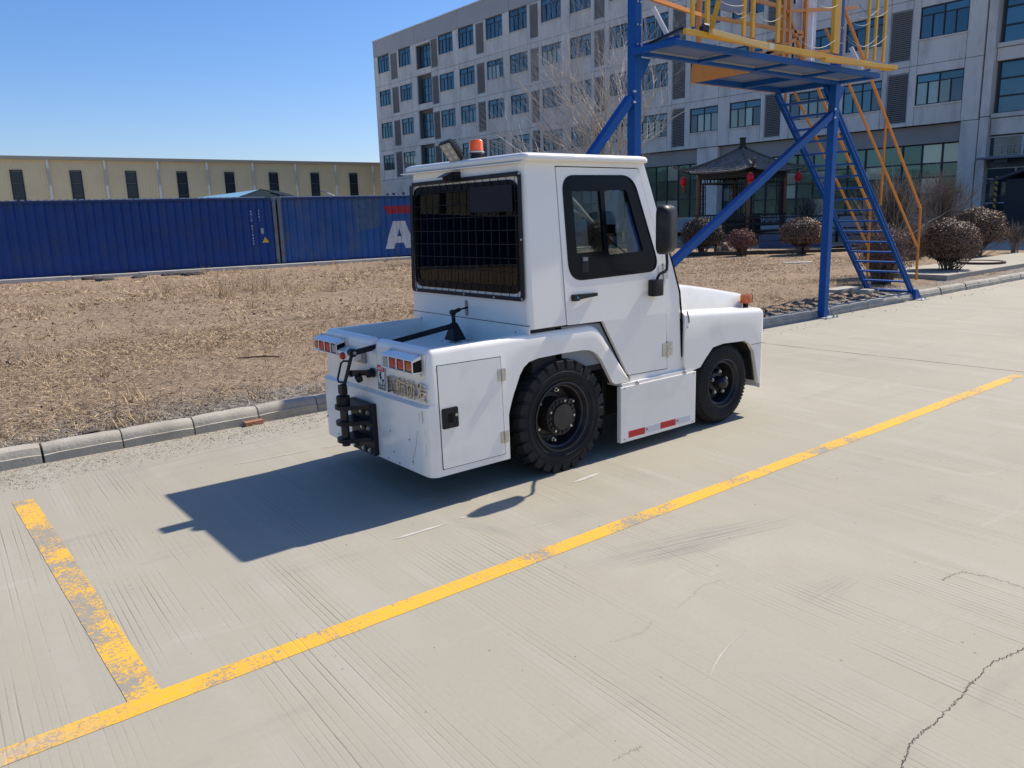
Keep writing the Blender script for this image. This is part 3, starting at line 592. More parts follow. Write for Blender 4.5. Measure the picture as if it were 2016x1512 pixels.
# tail lamp clusters in white bent-steel guards
def cluster(w0, flip):
    wd = .345; s = -1 if flip else 1
    gd = MB(); x0, x1 = -.058, .004; zt, zb = .872, .796
    gd.plate([[(w0-.02, .90), (w0+wd+.02, .90), (w0+wd+.02, .775), (w0-.02, .775)]], lambda a, b, d: (.008-d+draft(b)*.5, a, b), .004)
    gd.add([(x1, w0, .893), (x1, w0+wd, .893), (x0, w0+wd, zt), (x0, w0, zt), (x1, w0, .889), (x1, w0+wd, .889), (x0, w0+wd, zt-.004), (x0, w0, zt-.004)], [(0, 1, 2, 3), (4, 7, 6, 5), (0, 3, 7, 4), (1, 5, 6, 2), (2, 6, 7, 3)])
    n = 4; cell = wd/n
    for k_ in range(n+1):
        a = w0+k_*cell; gd.bb((x0, a-.004, zb), (x0+.004, a+.004, zt-.002))
        if k_ in (0, n): gd.bb((x0+.002, a-.002, zb), (x1, a+.002, zb+.006)); gd.add([(x1, a, .889), (x0, a, zt-.002), (x0, a, zt-.014), (x1, a, .874)], [(0, 1, 2, 3)])
    gd.bb((x0, w0, zb-.001), (x0+.004, w0+wd, zb+.005))
    gd.bb((x0+.006, w0, zb+.002), (x1, w0+wd, zb+.005))
    g_ = gd.build('lamp_guard', WHITE, TR)
    MB().bb((x0+.004, w0+.0015, zb+.007), (.004, w0+.005, zt-.004)).build('lamp_side', GASKET, g_)
    order = [AMBER, RED, RED, CLEAR]
    if flip: order = order[::-1]
    for k_, mm in enumerate(order):
        a = w0+(k_+.5)*cell
        MB().bb((-.053, a-cell*.41, zb+.012), (.0, a+cell*.40, zt-.014)).build({AMBER: 'turn_lamp', RED: 'tail_lamp', CLEAR: 'reversing_lamp'}[mm], mm, g_, bevel=.006, smooth=40)
    for a, z in [(w0+.02, .893), (w0+wd-.02, .893), (w0+.0, .786)]: MB().lathe([(.009, 0), (.009, .004), (.004, .010), (0, .011)], (-.0005, a-.008, z), (-1, 0, 0), 8).build('bolt', STEEL, g_)
cluster(.062, False); cluster(W-.062-.345+.06, True)
MB().bb((.006, .93, .776), (.012, .98, .80))
pb = MB(); pb.add([(.01, .76, .845), (.01, 1.0, .845), (-.052, 1.0, .828), (-.052, .76, .828), (.01, .76, .785), (.01, 1.0, .785), (-.052, 1.0, .778), (-.052, .76, .778)], [(0, 1, 2, 3), (4, 7, 6, 5), (0, 3, 7, 4), (1, 5, 6, 2), (3, 2, 6, 7)])
nb = pb.build('plate_lamp_box', WHITE, TR, bevel=.003)
MB().lathe([(.024, 0), (.025, .008), (.018, .022), (0, .026)], (-.052, .895, .802), (-1, 0, 0), 14).build('red_marker_lamp', RED, nb, smooth=50)
MB().lathe([(.007, 0), (.006, .005), (0, .006)], (-.052, .965, .805), (-1, 0, 0), 8).build('bolt', STEEL, nb)
MB().bb((.0, .72, .765), (.012, .83, .835)).build('lamp_bracket', GALV, nb)
# trailer socket with open flap
sk = MB().lathe([(.03, 0), (.032, .012), (.026, .014), (.026, .045), (.0, .046)], (.008, .625, .722), (-1, .12, -.1), 14); s_o = sk.build('trailer_socket', BLACK, TR, smooth=50)
MB().beam((-.03, .625, .725), (-.05, .79, .705), .018, .034, (0, 0, 1)).build('socket_cap', BLACK, s_o, bevel=.005)
MB().lathe([(.03, -.0), (.03, .025), (.022, .03), (0, .03)], (-.045, .70, .69), (-.6, .6, -.4), 12).build('socket_plug', BLACK, s_o, smooth=50)
MB().tube([(-.05, .80, .70), (-.04, .85, .69)], .022, 8).build('socket_grip', BLACK, s_o)
# tow hitch: back plate, three tongues, pin and spring collar
hp = MB().bb((-.048, .573, .205), (-.0165, .863, .535)).build('hitch_plate', BLACK, TR, bevel=.006)
for z in (.505, .405, .295):
    out = fillet([(-.048, .60), (-.048, .836), (-.215, .765), (-.215, .672)], [.0, .0, .05, .05], 6)
    MB().plate([out], lambda a, b, d, z=z: (a, b, z+d), .026).build('hitch_tongue', BLACK, hp, bevel=.004)
MB().tube([(-.165, .718, .27), (-.165, .718, .535)], .026, 14).build('hitch_pin', RIM, hp, smooth=40)
MB().lathe([(.040, 0), (.042, .006), (.042, .055), (.030, .062), (.0, .062)], (-.165, .718, .531), (0, 0, 1), 16).build('hitch_collar', BLACK, hp, smooth=40)
for a in (.62, .70, .815):
    for z in (.475, .375, .235): MB().lathe([(.017, 0), (.017, .010), (.011, .011), (.011, .018), (0, .019)], (-.048, a, z), (-1, 0, 0), 6).build('hitch_bolt', STEEL, hp)
# release linkage
lk = MB().tube([(-.165, .718, .585), (-.157, .714, .66)], .019, 8).bb((-.181, .69, .60), (-.145, .745, .655)).build('release_rod', BLACK, TR)
MB().tube([(-.156, .714, .64), (-.100, .680, .853)], .011, 8).build('rod_shaft', BLACK, lk)
pts = [(-.110, .686, .80), (-.135, .735, .80), (-.148, .745, .785), (-.172, .756, .69), (-.172, .75, .672), (-.145, .708, .668)]
MB().tube(pts, .0065, 8).build('pull_handle', BLACK, lk, smooth=60)
bar = MB().beam((-.10, .668, .852), (.64, .640, .945), .012, .034).build('linkage_bar', BLACK, TR, bevel=.002)
MB().lathe([(.026, -.02), (.026, .02)], (-.10, .68, .853), (0, 1, 0), 10).build('clevis', BLACK, bar)
MB().lathe([(.011, -.034), (.011, -.02)], (-.10, .68, .853), (0, 1, 0), 8).build('clevis_pin', STEEL, bar)
lv = MB().add([(.60, .60, .845), (.60, .72, .845), (.70, .72, .845), (.70, .60, .845), (.625, .64, .96), (.625, .675, .96), (.66, .675, .96), (.66, .64, .96)], [(0, 1, 2, 3), (4, 7, 6, 5), (0, 4, 5, 1), (1, 5, 6, 2), (2, 6, 7, 3), (3, 7, 4, 0)]).build('lever_stand', BLACK, TR, bevel=.004)
MB().bb((.575, .58, .825), (.725, .745, .835)).build('stand_base', WHITE, lv, bevel=.003)
for a, b in ((.59, .595), (.71, .595), (.59, .73), (.71, .73)): MB().lathe([(.010, 0), (.010, .008), (0, .009)], (a, b, .835), (0, 0, 1), 6).build('bolt', STEEL, lv)
MB().beam((.645, .657, .93), (.640, .66, 1.03), .026, .014, (1, 0, 0)).build('lever_arm', BLACK, lv)
MB().tube([(.640, .66, 1.028), (.70, .67, 1.04)], .014, 8).tube([(.70, .67, 1.04), (.785, .69, 1.047)], .006, 8).lathe([(.018, -.016), (.018, .016)], (.640, .66, 1.028), (0, 1, 0), 10).build('lever_rod', BLACK, lv)
# side compartment door (both sides), with latch and hinges
def SIDE(s):
    """s=+1 right side (towards the camera); maps (u, z, outward d)"""
    if s > 0: return lambda a, b, d: (a, draft(b)-d, b)
    return lambda a, b, d: (a, W-draft(b)+d, b)
for s in (1, -1):
    f = SIDE(s); dz = [(.078, .229), (.078, .829), (.526, .822), (.528, .227)]
    ol = [(.074, .225), (.074, .833), (.530, .826), (.532, .223)]
    MB().plate([ol, dz], lambda a, b, d, f=f: f(a, b, d-.001), .0025).build('door_gap', GASKET, TR)
    dr = MB().plate([fillet(dz, .008, 3)], lambda a, b, d, f=f: f(a, b, d), .004).build('compartment_door', WHITE, TR)
    if s < 0: continue
    lt = MB().plate([rrect(.087, .463, .198, .582, .012)], lambda a, b, d: f(a, b, .003+d), .007).build('door_latch', BLACK, dr, bevel=.002)
    MB().plate([rrect(.127, .495, .160, .550, .006)], lambda a, b, d: f(a, b, .0095+d), .002).build('latch_recess', GASKET, lt)
    MB().lathe([(.009, 0), (.009, .004), (0, .005)], f(.183, .535, .010), (0, -1, 0), 10).build('keyhole', STEEL, lt)
    for z in (.715, .333):
        hg = MB().plate([rrect(.500, z-.037, .526, z+.037, .006, 2)], lambda a, b, d: f(a, b, .004+d), .004); hg.plate([rrect(.533, z-.037, .559, z+.037, .006, 2)], lambda a, b, d: f(a, b, .0+d), .008); hg.tube([f(.530, z-.037, .011), f(.530, z+.037, .011)], .006, 8); hg.build('hinge', STEEL, dr)
# ---------------- cab
def tw(z): return .022+.052*max(0, z-.95)           # sides lean in towards the roof
def CS(s):
    if s > 0: return lambda a, b, d: (a, tw(b)-d, b)
    return lambda a, b, d: (a, WC(b)+d, b)
OUT = [(.800, .955), (.800, 1.965), (1.832, 1.965), (2.105, 1.262), (2.168, 1.073), (2.190, .62), (2.226, .482), (2.226, .458), (1.666, .458), (1.657, .541), (2.043, .531), (2.030, .925), (2.001, 1.340), (1.781, 1.928), (1.037, 1.932), (1.068, .955)]
OUT = fillet(OUT, [0, 0, .03, .05, .03, .05, .01, 0, .0, 0, 0, 0, 0, .01, .01, 0], 4)
DO = [(1.043, 1.926), (1.775, 1.922), (1.994, 1.339), (2.023, .925), (2.036, .537), (1.638, .547), (1.395, .946), (1.076, .952)]
WIN = fillet([(1.093, 1.868), (1.722, 1.872), (1.965, 1.245), (1.117, 1.233)], [.10, .11, .13, .12], 8)
PA1 = fillet([(1.170, 1.781), (1.416, 1.780), (1.435, 1.399), (1.190, 1.397)], .008, 2)
PA2 = fillet([(1.453, 1.785), (1.662, 1.787), (1.808, 1.380), (1.476, 1.371)], .022, 4)
for s in (1, -1):
    f = CS(s)
    sp = MB().plate([OUT], lambda a, b, d: f(a, b, d-.03), .03).build('cab_side', WHITE2, TR, bevel=.003)
    MB().plate([[(1.05, .95), (1.03, 1.94), (1.79, 1.935), (2.012, 1.34), (2.05, .53), (1.64, .53), (1.39, .93)], [(1.09, 1.0), (1.09, 1.88), (1.74, 1.88), (1.96, 1.33), (1.99, .6), (1.68, .6), (1.44, 1.0)][::1]], lambda a, b, d: f(a, b, d-.034), .01).build('door_seal', GASKET, TR)
    dr = MB().plate([fillet(DO, [.012]*8, 3), WIN], lambda a, b, d: f(a, b, d-.024), .026).build('cab_door', WHITE2, TR, bevel=.002)
    wf = MB().plate([WIN, PA1, PA2], lambda a, b, d: f(a, b, d-.02), .020).build('window_surround', GASKET, dr)
    big = [(a+(a-1.53)*.018, b+(b-1.55)*.03) for a, b in WIN]
    MB().plate([big, WIN], lambda a, b, d: f(a, b, d-.002), .007).build('window_gasket', GASKET, dr)
    MB().plate([PA1], lambda a, b, d: f(a, b, d-.016), .004).build('window_pane', GLASS, wf); MB().plate([PA2], lambda a, b, d: f(a, b, d-.022), .004).build('window_pane', GLASS, wf)
    ht = MB().plate([rrect(1.118, 1.100, 1.175, 1.142, .01, 2)], lambda a, b, d: f(a, b, .002+d), .024); ht.add([f(1.165, 1.108, .010), f(1.165, 1.142, .010), f(1.165, 1.142, .030), f(1.165, 1.108, .030), f(1.335, 1.118, .004), f(1.335, 1.138, .004), f(1.335, 1.138, .024), f(1.335, 1.118, .024)], [(0, 1, 2, 3), (4, 7, 6, 5), (0, 4, 5, 1), (1, 5, 6, 2), (2, 6, 7, 3), (3, 7, 4, 0)])
    hh = ht.build('door_handle', BLACK, dr, bevel=.003)
    if s > 0: MB().lathe([(.009, 0), (.009, .003), (0, .0035)], f(1.155, 1.121, .026), (0, -1, 0), 10).build('key_lock', mat('teal_lock', (.05, .25, .35), .3), hh)
    for (a0, z0, a1, z1) in ((1.947, 1.176, 2.055, 1.273), (1.985, .628, 2.092, .722)):
        am = (a0+a1)/2-.002; hg = MB().plate([rrect(a0, z0, am-.006, z1, .003, 1)], lambda a, b, d: f(a, b, .003+d), .004); hg.plate([rrect(am+.006, z0, a1, z1, .003, 1)], lambda a, b, d: f(a, b, .001+d), .004); hg.tube([f(am, z0-.012, .008), f(am, z1+.012, .008)], .007, 8)
        for q in (.2, .5, .8):
            for a in (a0+.018, a1-.018): hg.lathe([(.006, 0), (.006, .002), (0, .003)], f(a, z0+(z1-z0)*q, .006), (0, -s, 0), 6)
        hg.build('door_hinge', STEEL, dr)
    # rubber strip along the front edge of the cab
    MB().tube([f(1.842, 1.96, -.01), f(2.113, 1.262, -.004), f(2.176, 1.073, -.002), f(2.198, .85, .0), f(2.197, .62, .0), f(2.226, .565, .0), f(2.232, .46, .0)], .008, 6).build('cab_edge_rubber', GASKET, TR)
    if s > 0:
        lt = MB().plate([rrect(1.225, 1.275, 1.285, 1.375, .008, 2)], lambda a, b, d: f(a, b, -.0005+d), .004).build('sliding_lock', BLACK, wf); MB().plate([rrect(1.233, 1.345, 1.275, 1.368, .004, 2)], lambda a, b, d: f(a, b, .003+d), .006).build('lock_tab', mat('lock_tab', (.2, .21, .22), .3), lt)
    # corner post between side and back wall
    mb = MB(); vs = []
    for z in (.955, 1.965):
        for k_ in range(7):
            t = PI/2*k_/6; c = Vector((.800, tw(z)+.030)); q = c+Vector((-.030*math.cos(t), -.030*math.sin(t))); vs.append((q.x, q.y if s > 0 else WC(z)-(q.y-tw(z)), z))
    mb.add(vs, [(j, j+1, j+8, j+7) for j in range(6)]).build('cab_corner', WHITE2, TR, smooth=60)
# back wall with window opening and slot
bw = [(tw(.93)+.03, .925), (tw(1.965)+.03, 1.965), (WC(1.965)-.03, 1.965), (WC(.93)-.03, .925)]
hole = fillet([(.097, 1.182), (.112, 1.842), (1.262, 1.84), (1.290, 1.176)], .085, 8); slot = [(.667, .992), (.667, 1.08), (.672, 1.092), (.682, 1.098), (.692, 1.098), (.702, 1.092), (.707, 1.08), (.707, .992)]
bwall = MB().plate([bw, hole, slot], lambda a, b, d: (.770+d, a, b), .025).build('cab_back_wall', WHITE2, TR)
MB().bb((.766, .03, .812), (.7705, 1.355, .975)).build('back_step_panel', WHITE, TR)
MB().bb((.7655, .03, .9750), (.772, 1.355, .9785)).build('panel_seam', GASKET, bwall)
MB().bb((.80, .66, .98), (.81, .715, 1.10)).build('slot_backing', mat('slot_dark', (.03, .05, .05), .8), bwall)
for a in (1.25, .16): MB().lathe([(.007, 0), (.006, .004), (0, .005)], (.766, a, .93), (-1, 0, 0), 8).build('bolt', GALV, bwall)
ring = fillet([(.082, 1.168), (.098, 1.856), (1.276, 1.854), (1.304, 1.162)], .095, 8)
MB().plate([ring, fillet([(.125, 1.21), (.138, 1.815), (1.235, 1.813), (1.262, 1.205)], .065, 8)], lambda a, b, d: (.762+d, a, b), .012).build('rear_window_gasket', GASKET, TR)
MB().plate([hole], lambda a, b, d: (.768+d+.021*(b-1.18), a, b), .004).build('rear_window_glass', RGLASS, TR)
# wire guard over the rear window
co = fillet([(.048, 1.128), (.056, 1.899), (1.296, 1.885), (1.338, 1.122)], .04, 5); ci = fillet([(.083, 1.153), (.086, 1.872), (1.262, 1.860), (1.302, 1.147)], .02, 5)
gd = MB().plate([co, ci], lambda a, b, d: (.750+d, a, b), .006).build('window_guard', BLACK, TR)
def edge_w(z, side): t = (z-1.13)/.76; return (.062+.006*t) if side == 0 else (1.325-.045*t)
mb = MB()
for k_ in range(15):
    t = (k_+.6)/15; mb.tube([(.756, .066+t*(1.320-.066), 1.135), (.756, .072+t*(1.278-.072), 1.885)], .0023, 5)
for k_ in range(8):
    z = 1.215+k_*.0855; mb.tube([(.759, edge_w(z, 0), z), (.759, edge_w(z, 1), z-.008)], .0023, 5)
mb.build('guard_mesh', BLACK, gd)
for a, z in [(.068, 1.885), (.062, 1.50), (.07, 1.142), (.35, 1.138), (.68, 1.140), (1.27, 1.137), (1.318, 1.5), (1.27, 1.873), (.70, 1.882)]: MB().lathe([(.008, 0), (.007, .004), (0, .006)], (.750, a, z), (-1, 0, 0), 8).build('bolt', STEEL, gd)
npl = MB().bb((.741, .130, 1.668), (.746, .560, 1.825)).build('blank_plate', MATTE, TR)
for a in (.22, .47):
    for z in (1.69, 1.808): MB().lathe([(.006, 0), (0, .002)], (.741, a, z), (-1, 0, 0), 8).build('bolt', BLACK, npl)
# roof
rf = MB(); n_ = 16; vs = []
def roof_ring(ins, z): return [(u, v_, z) for u, v_ in fillet([(.752+ins, .016+ins), (1.848-ins*1.3, .040+ins), (1.848-ins*1.3, 1.325-ins), (.752+ins, 1.350-ins)], .035, 4)]
rings = [roof_ring(.004, 1.958), roof_ring(-.002, 1.964), roof_ring(-.002, 1.986), roof_ring(.006, 1.997), roof_ring(.03, 2.004), roof_ring(.06, 2.003), roof_ring(.09, 2.008), roof_ring(.3, 2.016)]
n_ = len(rings[0]); vs = [p for r in rings for p in r]; fs = [(i*n_+j, i*n_+(j+1) % n_, (i+1)*n_+(j+1) % n_, (i+1)*n_+j) for i in range(len(rings)-1) for j in range(n_)]; fs += [tuple(range(n_))[::-1], tuple((len(rings)-1)*n_+j for j in range(n_))]
roof = rf.add(vs, fs).build('cab_roof', WHITE2, TR, smooth=50)
MB().plate([[(.02, .0), (1.345, 0), (1.36, .045), (.03, .025)][::1]], lambda a, b, d: (.766-b, a, 1.944+d), .008).build('roof_gutter', WHITE2, roof, bevel=.002)
for (a, b, r_) in ((1.2, .4, .07), (1.5, .9, .06), (1.45, .3, .05)): MB().lathe([(r_, 0), (r_*.9, .006), (r_*.5, .010), (0, .011)], (a, b, 2.010), (0, 0, 1), 16).build('roof_cap', WHITE2, roof, smooth=60)
# beacon, work lamp, camera
bc = MB().lathe([(.038, 0), (.036, .026), (.046, .028), (.050, .034), (.050, .040), (.04, .042)], (.862, .635, 2.010), (0, 0, 1), 20).build('beacon_base', BLACK, TR, smooth=40)
MB().lathe([(.051, 0), (.051, .009), (.045, .010)], (.862, .635, 2.046), (0, 0, 1), 20).build('beacon_flange', mat('pale_flange', (.5, .52, .5), .3), bc)
pr = [(.045, 0)]
for k_ in range(8): z = .004+k_*.0078; pr += [(.046, z), (.0438, z+.004)]
pr += [(.043, .066), (.037, .071), (0, .073)]
MB().lathe(pr, (.862, .635, 2.055), (0, 0, 1), 28).build('beacon_lens', BEACON, bc, smooth=50)
WL = Matrix.Rotation(math.radians(-38), 3, 'Y') @ Matrix.Rotation(math.radians(14), 3, 'Z')
wc = Vector((.735, .735, 2.062))
wl = MB().box(wc, (.036, .105, .150), WL).build('work_lamp', BLACK, TR, bevel=.006)
MB().box(wc+WL @ Vector((-.0195, 0, 0)), (.003, .09, .132), WL).build('lamp_lens', LENSPLATE, wl)
mb = MB()
for k_ in range(7): mb.box(wc+WL @ Vector((.026, 0, -.048+k_*.016)), (.03, .095, .006), WL)
mb.build('cooling_fins', BLACK, wl)
for iy in (-.02, .02):
    for iz in (-.034, 0, .034): MB().lathe([(.012, 0), (.009, -.001), (.0, -.0015)], wc+WL @ Vector((-.0214, iy*1.2, iz*1.2)), WL @ Vector((-1, 0, 0)), 10).build('lamp_bead', mat('lamp_bead', (.55, .52, .42), .15), wl)
MB().tube([wc+Vector((.02, 0, -.055)), (.755, .735, 1.99), (.79, .735, 1.995)], .009, 6).bb((.775, .69, 1.985), (.83, .75, 2.03)).build('lamp_bracket', GALV, wl)
CR = Matrix.Rotation(math.radians(-22), 3, 'Y') @ Matrix.Rotation(math.radians(10), 3, 'Z')
cc = Vector((.70, .725, 1.895)); cm_ = MB().box(cc, (.062, .062, .044), CR).build('reversing_camera', BLACK, TR, bevel=.008)
MB().box(cc+CR @ Vector((-.022, 0, .027)), (.085, .074, .004), CR).build('camera_visor', BLACK, cm_); MB().lathe([(.017, 0), (.017, .005), (.011, .006), (0, .003)], cc+CR @ Vector((-.031, 0, 0)), CR @ Vector((-1, 0, 0)), 12).build('camera_lens', GASKET, cm_)
MB().bb((.715, .69, 1.875), (.772, .70, 1.93)).bb((.715, .752, 1.875), (.772, .762, 1.93)).build('camera_bracket', BLACK, cm_)
# cab glazing in front, interior
fA, fB = Vector((1.838, 0, 1.962)), Vector((2.108, 0, 1.258))
def FS(a, b, d): t = b; p = fA.lerp(fB, t); return (p.x+.93*d, a, p.z+.36*d)
MB().plate([[(.075, 0), (WC(1.96), 0), (WC(1.26), 1), (.04, 1)], fillet([(.14, .07), (W-.12, .07), (W-.06, .93), (.10, .93)], .05, 4)], lambda a, b, d: FS(a, b, d-.02), .02).build('windscreen_frame', WHITE2, TR)
MB().plate([[(.12, .05), (W-.12, .05), (W-.08, .95), (.08, .95)]], lambda a, b, d: FS(a, b, d-.014), .004).build('windscreen', GLASS, TR)
MB().add([(2.10, .05, 1.26), (2.10, W-.05, 1.26), (2.19, W-.03, .9), (2.19, .03, .9)], [(0, 1, 2, 3)]).build('cowl', WHITE2, TR)
MB().tube([(2.05, .35, 1.30), (2.03, .55, 1.42)], .008, 5).build('wiper', GASKET, TR)
ds = MB().bb((1.86, .06, .95), (2.09, W-.06, 1.22)).build('dashboard', SKINW, TR, bevel=.02); MB().bb((1.86, .44, 1.22), (1.94, .62, 1.30)).build('instrument_pod', GASKET, ds, bevel=.01)
MB().bb((.80, .05, .62), (2.05, W-.05, .66)).build('cab_floor', DARK, TR); MB().bb((.80, .05, .66), (1.05, W-.05, 1.0)).build('seat_box', DARK, TR)
MB().bb((1.0, .05, .66), (1.60, .06, .94)).build('inner_lining', SKINW, TR); MB().bb((1.0, W-.06, .66), (1.60, W-.05, .94)).build('inner_lining', SKINW, TR)
for a, nm in ((.95, 0), (.36, 1)):
    bk = MB().plate([fillet([(a-.22, 0), (a-.22, .34), (a+.22, .34), (a+.22, 0)], [.03, .12, .12, .03], 6)], lambda p, q, d: (.93+d-.10*q/.34, p, 1.02+q), .09)
    sb = bk.build('seat_backrest', SEATM, TR, bevel=.02, smooth=50); MB().bb((.98, a-.22, .98), (1.40, a+.22, 1.08)).build('seat_cushion', SEATM, TR, bevel=.03, smooth=50)
    MB().tube([(.925, a-.15, 1.33), (.90, a-.1, 1.36), (.90, a+.1, 1.36), (.925, a+.15, 1.33)], .008, 6).build('seat_piping', mat('seat_piping', (.09, .10, .10), .5), sb)
MB().tube([(1.62, .95+.17*math.cos(t), 1.25+.17*math.sin(t)*.55) for t in [2*PI*k/20 for k in range(21)]], .013, 6).tube([(1.62, .95, 1.25), (1.86, .95, 1.1)], .02, 6).tube([(1.62, .78, 1.25), (1.62, 1.12, 1.25)], .01, 5).build('steering_wheel', GASKET, TR)
MB().bb((.93, .30, 1.115), (.95, .48, 1.13)).build('seat_belt_buckle', STEEL, TR); MB().tube([(.92, .20, 1.10), (.91, .40, 1.125), (.92, .55, 1.09)], .012, 5).build('red_cable', mat('red_cable', (.20, .02, .02), .5), TR)
MB().bb((1.775, .30, 1.50), (1.80, .40, 1.56)).build('interior_monitor', GASKET, TR)
# ---------------- skirt box between the wheels
for s in (1, -1):
    f = (lambda a, b, d: (a, -.012-d, b)) if s > 0 else (lambda a, b, d: (a, W+.012+d, b))
    sk = MB(); y0, y1 = (-.010, .028) if s > 0 else (W-.028, W+.010); sk.bb((1.531, y0, .085), (2.330, y1, .478)); so_ = sk.build('side_skirt', WHITE, TR, bevel=.005)
    yy0, yy1 = (-.001, .14) if s > 0 else (W-.14, W+.001)
    MB().bb((1.55, yy0, .4785), (2.31, yy1, .50)).build('skirt_ledge', WHITE, so_, bevel=.003)
    for a, z in ((1.565, .468), (2.302, .465), (1.565, .108), (2.302, .10)): MB().lathe([(.006, 0), (.006, .003), (0, .004)], f(a, z, -.002), (0, -s, 0), 8).build('bolt', GALV, so_)
    for (a0, a1, mm, nm) in ((1.607, 1.773, REDTAPE, 'red_reflector'), (1.775, 1.937, WHTAPE, 'white_reflector'), (1.938, 2.104, REDTAPE, 'red_reflector'), (2.106, 2.271, WHTAPE, 'white_reflector')):
        t_ = MB().plate([[(a0, .110), (a1, .109), (a1, .156), (a0, .158)]], lambda a, b, d: f(a, b, -.002+d), .001).build(nm, mm, so_)
        if mm is WHTAPE and s > 0: text_mesh('tape_mark', '3M', .016, frame_matrix((a0+.018, -.0125, .137), (1, 0, 0), (0, 0, 1)), REDTAPE, t_, .0004, .0006)
    for a, z in ((1.700, .487), (2.206, .487)): MB().lathe([(.017, 0), (.017, .006), (.010, .012), (0, .014)], (a, (.0 if s > 0 else W)-s*.0+(.018 if s > 0 else -.018)-s*.022, z), (0, -s, 0), 10).build('sill_bolt', STEEL, TR)
# ---------------- front body
def front_fender():
    # sweep of profile along u, both sides, plus nose
    us = sorted(set([2.203, 2.226, 2.317, 2.39, 2.42, 2.448, 2.49, 2.535, 2.60, 2.663, 2.8, 2.932, 2.97, 3.004, 3.03, 3.057, 3.10, 3.134, 3.155]))
    zt = lambda u: .925 - (u-2.2)*.062
    st = [(Vector((u, 0)), Vector((0, 1)), interp(FO, u), zt(u)) for u in us]; rc = .045; x1 = 3.20
    for k_ in range(7): a = PI/2*k_/6; st.append((Vector((x1-rc+rc*math.sin(a), rc-rc*math.cos(a))), Vector((-math.sin(a), math.cos(a))), .221 if k_ < 3 else .221, zt(x1)-.006*(k_/6)))
    for wq in (.3, W/2, W-.3): st.append((Vector((x1, wq)), Vector((-1, 0)), .221, zt(x1)-.006))
    for k_ in range(7): a = PI/2*k_/6; st.append((Vector((x1-rc+rc*math.cos(a), W-rc+rc*math.sin(a))), Vector((-math.cos(a), -math.sin(a))), .221, zt(x1)-.006*(1-k_/6)))
    for u in reversed(us): st.append((Vector((u, W)), Vector((0, -1)), interp(FO, u), zt(u)))
    vs = []
    for p, nn, zb, z1 in st:
        prof = [(0, zb), (0, (zb+z1)/2), (0, z1-.04), (.005, z1-.022), (.018, z1-.007), (.036, z1), (.14, z1+.004), (.14, z1-.02), (.03, z1-.05), (.03, zb)]
        for o, z in prof: q = p+nn*o; vs.append((q.x, q.y, z))
    n = 10; fs = [(i*n+j, i*n+(j+1) % n, (i+1)*n+(j+1) % n, (i+1)*n+j) for i in range(len(st)-1) for j in range(n)]
    fs += [tuple(range(n)), tuple((len(st)-1)*n+j for j in range(n))[::-1]]
    return MB().add(vs, fs)
ff = front_fender().build('front_body', WHITE, TR, smooth=38)
MB().bb((2.205, .13, .86), (3.12, W-.13, .90)).build('engine_deck', WHITE, TR)
MB().plate([[(2.205, .600), (3.200, .588), (3.200, .585), (2.205, .597)][::1]], lambda a, b, d: (a, .0-d+.0005, b+.0), .0012)
MB().beam((3.02, -.0008, .5895), (3.199, -.0008, .5870), .002, .0025).build('body_seam', GASKET, ff)
bn = MB(); vs = []
secs = [(2.19, 1.125), (2.4, 1.10), (2.7, 1.052), (2.95, 1.005), (3.06, .985), (3.10, .965), (3.105, .90)]
for u, z in secs:
    e = .13; p = [(e, .90), (e+.004, z-.03), (e+.02, z-.006), (e+.05, z), (W/2, z+.012), (W-e-.05, z), (W-e-.02, z-.006), (W-e-.004, z-.03), (W-e, .90)]
    for a, b in p: vs.append((u, a, b))
n = 9; fs = [(i*n+j, i*n+j+1, (i+1)*n+j+1, (i+1)*n+j) for i in range(len(secs)-1) for j in range(n-1)]; fs += [tuple((len(secs)-1)*n+j for j in range(n))]
bn.add(vs, fs).build('bonnet', WHITE, TR, smooth=40)
for s in (1, -1):
    a = .095 if s > 0 else W-.095
    ind = MB().lathe([(.030, 0), (.034, .012), (.036, .060), (.028, .070), (0, .072)], (3.07, a, .885), (0, 0, 1), 14)
    io = MB().bb((3.035, a-.035, .905), (3.105, a+.035, .975)).build('indicator_lamp', AMBER, TR, bevel=.012, smooth=50); MB().bb((3.105, a-.03, .91), (3.118, a+.03, .97)).build('indicator_housing', GASKET, io, bevel=.004)
    MB().bb((3.05, a-.015, .87), (3.08, a+.015, .906)).build('indicator_stem', GASKET, io)
    for z in (.70,):
        hl = MB().lathe([(.07, 0), (.072, .02), (.05, .035), (0, .04)], (3.198, .25 if s > 0 else W-.25, z), (1, 0, 0), 18).build('headlight', CLEAR, TR, smooth=50)
fb = MB().bb((3.19, .1, .25), (3.30, W-.1, .42)).build('front_bumper', BLACK, TR, bevel=.01)
MB().tube([(2.225, -.001, .93), (2.245, -.001, .88), (2.25, -.001, .845)], .005, 5).build('cowl_seam', GASKET, TR)
MB().lathe([(.009, 0), (.008, .005), (0, .007)], (2.235, .001, .815), (0, -1, 0), 8).build('bolt', STEEL, TR)
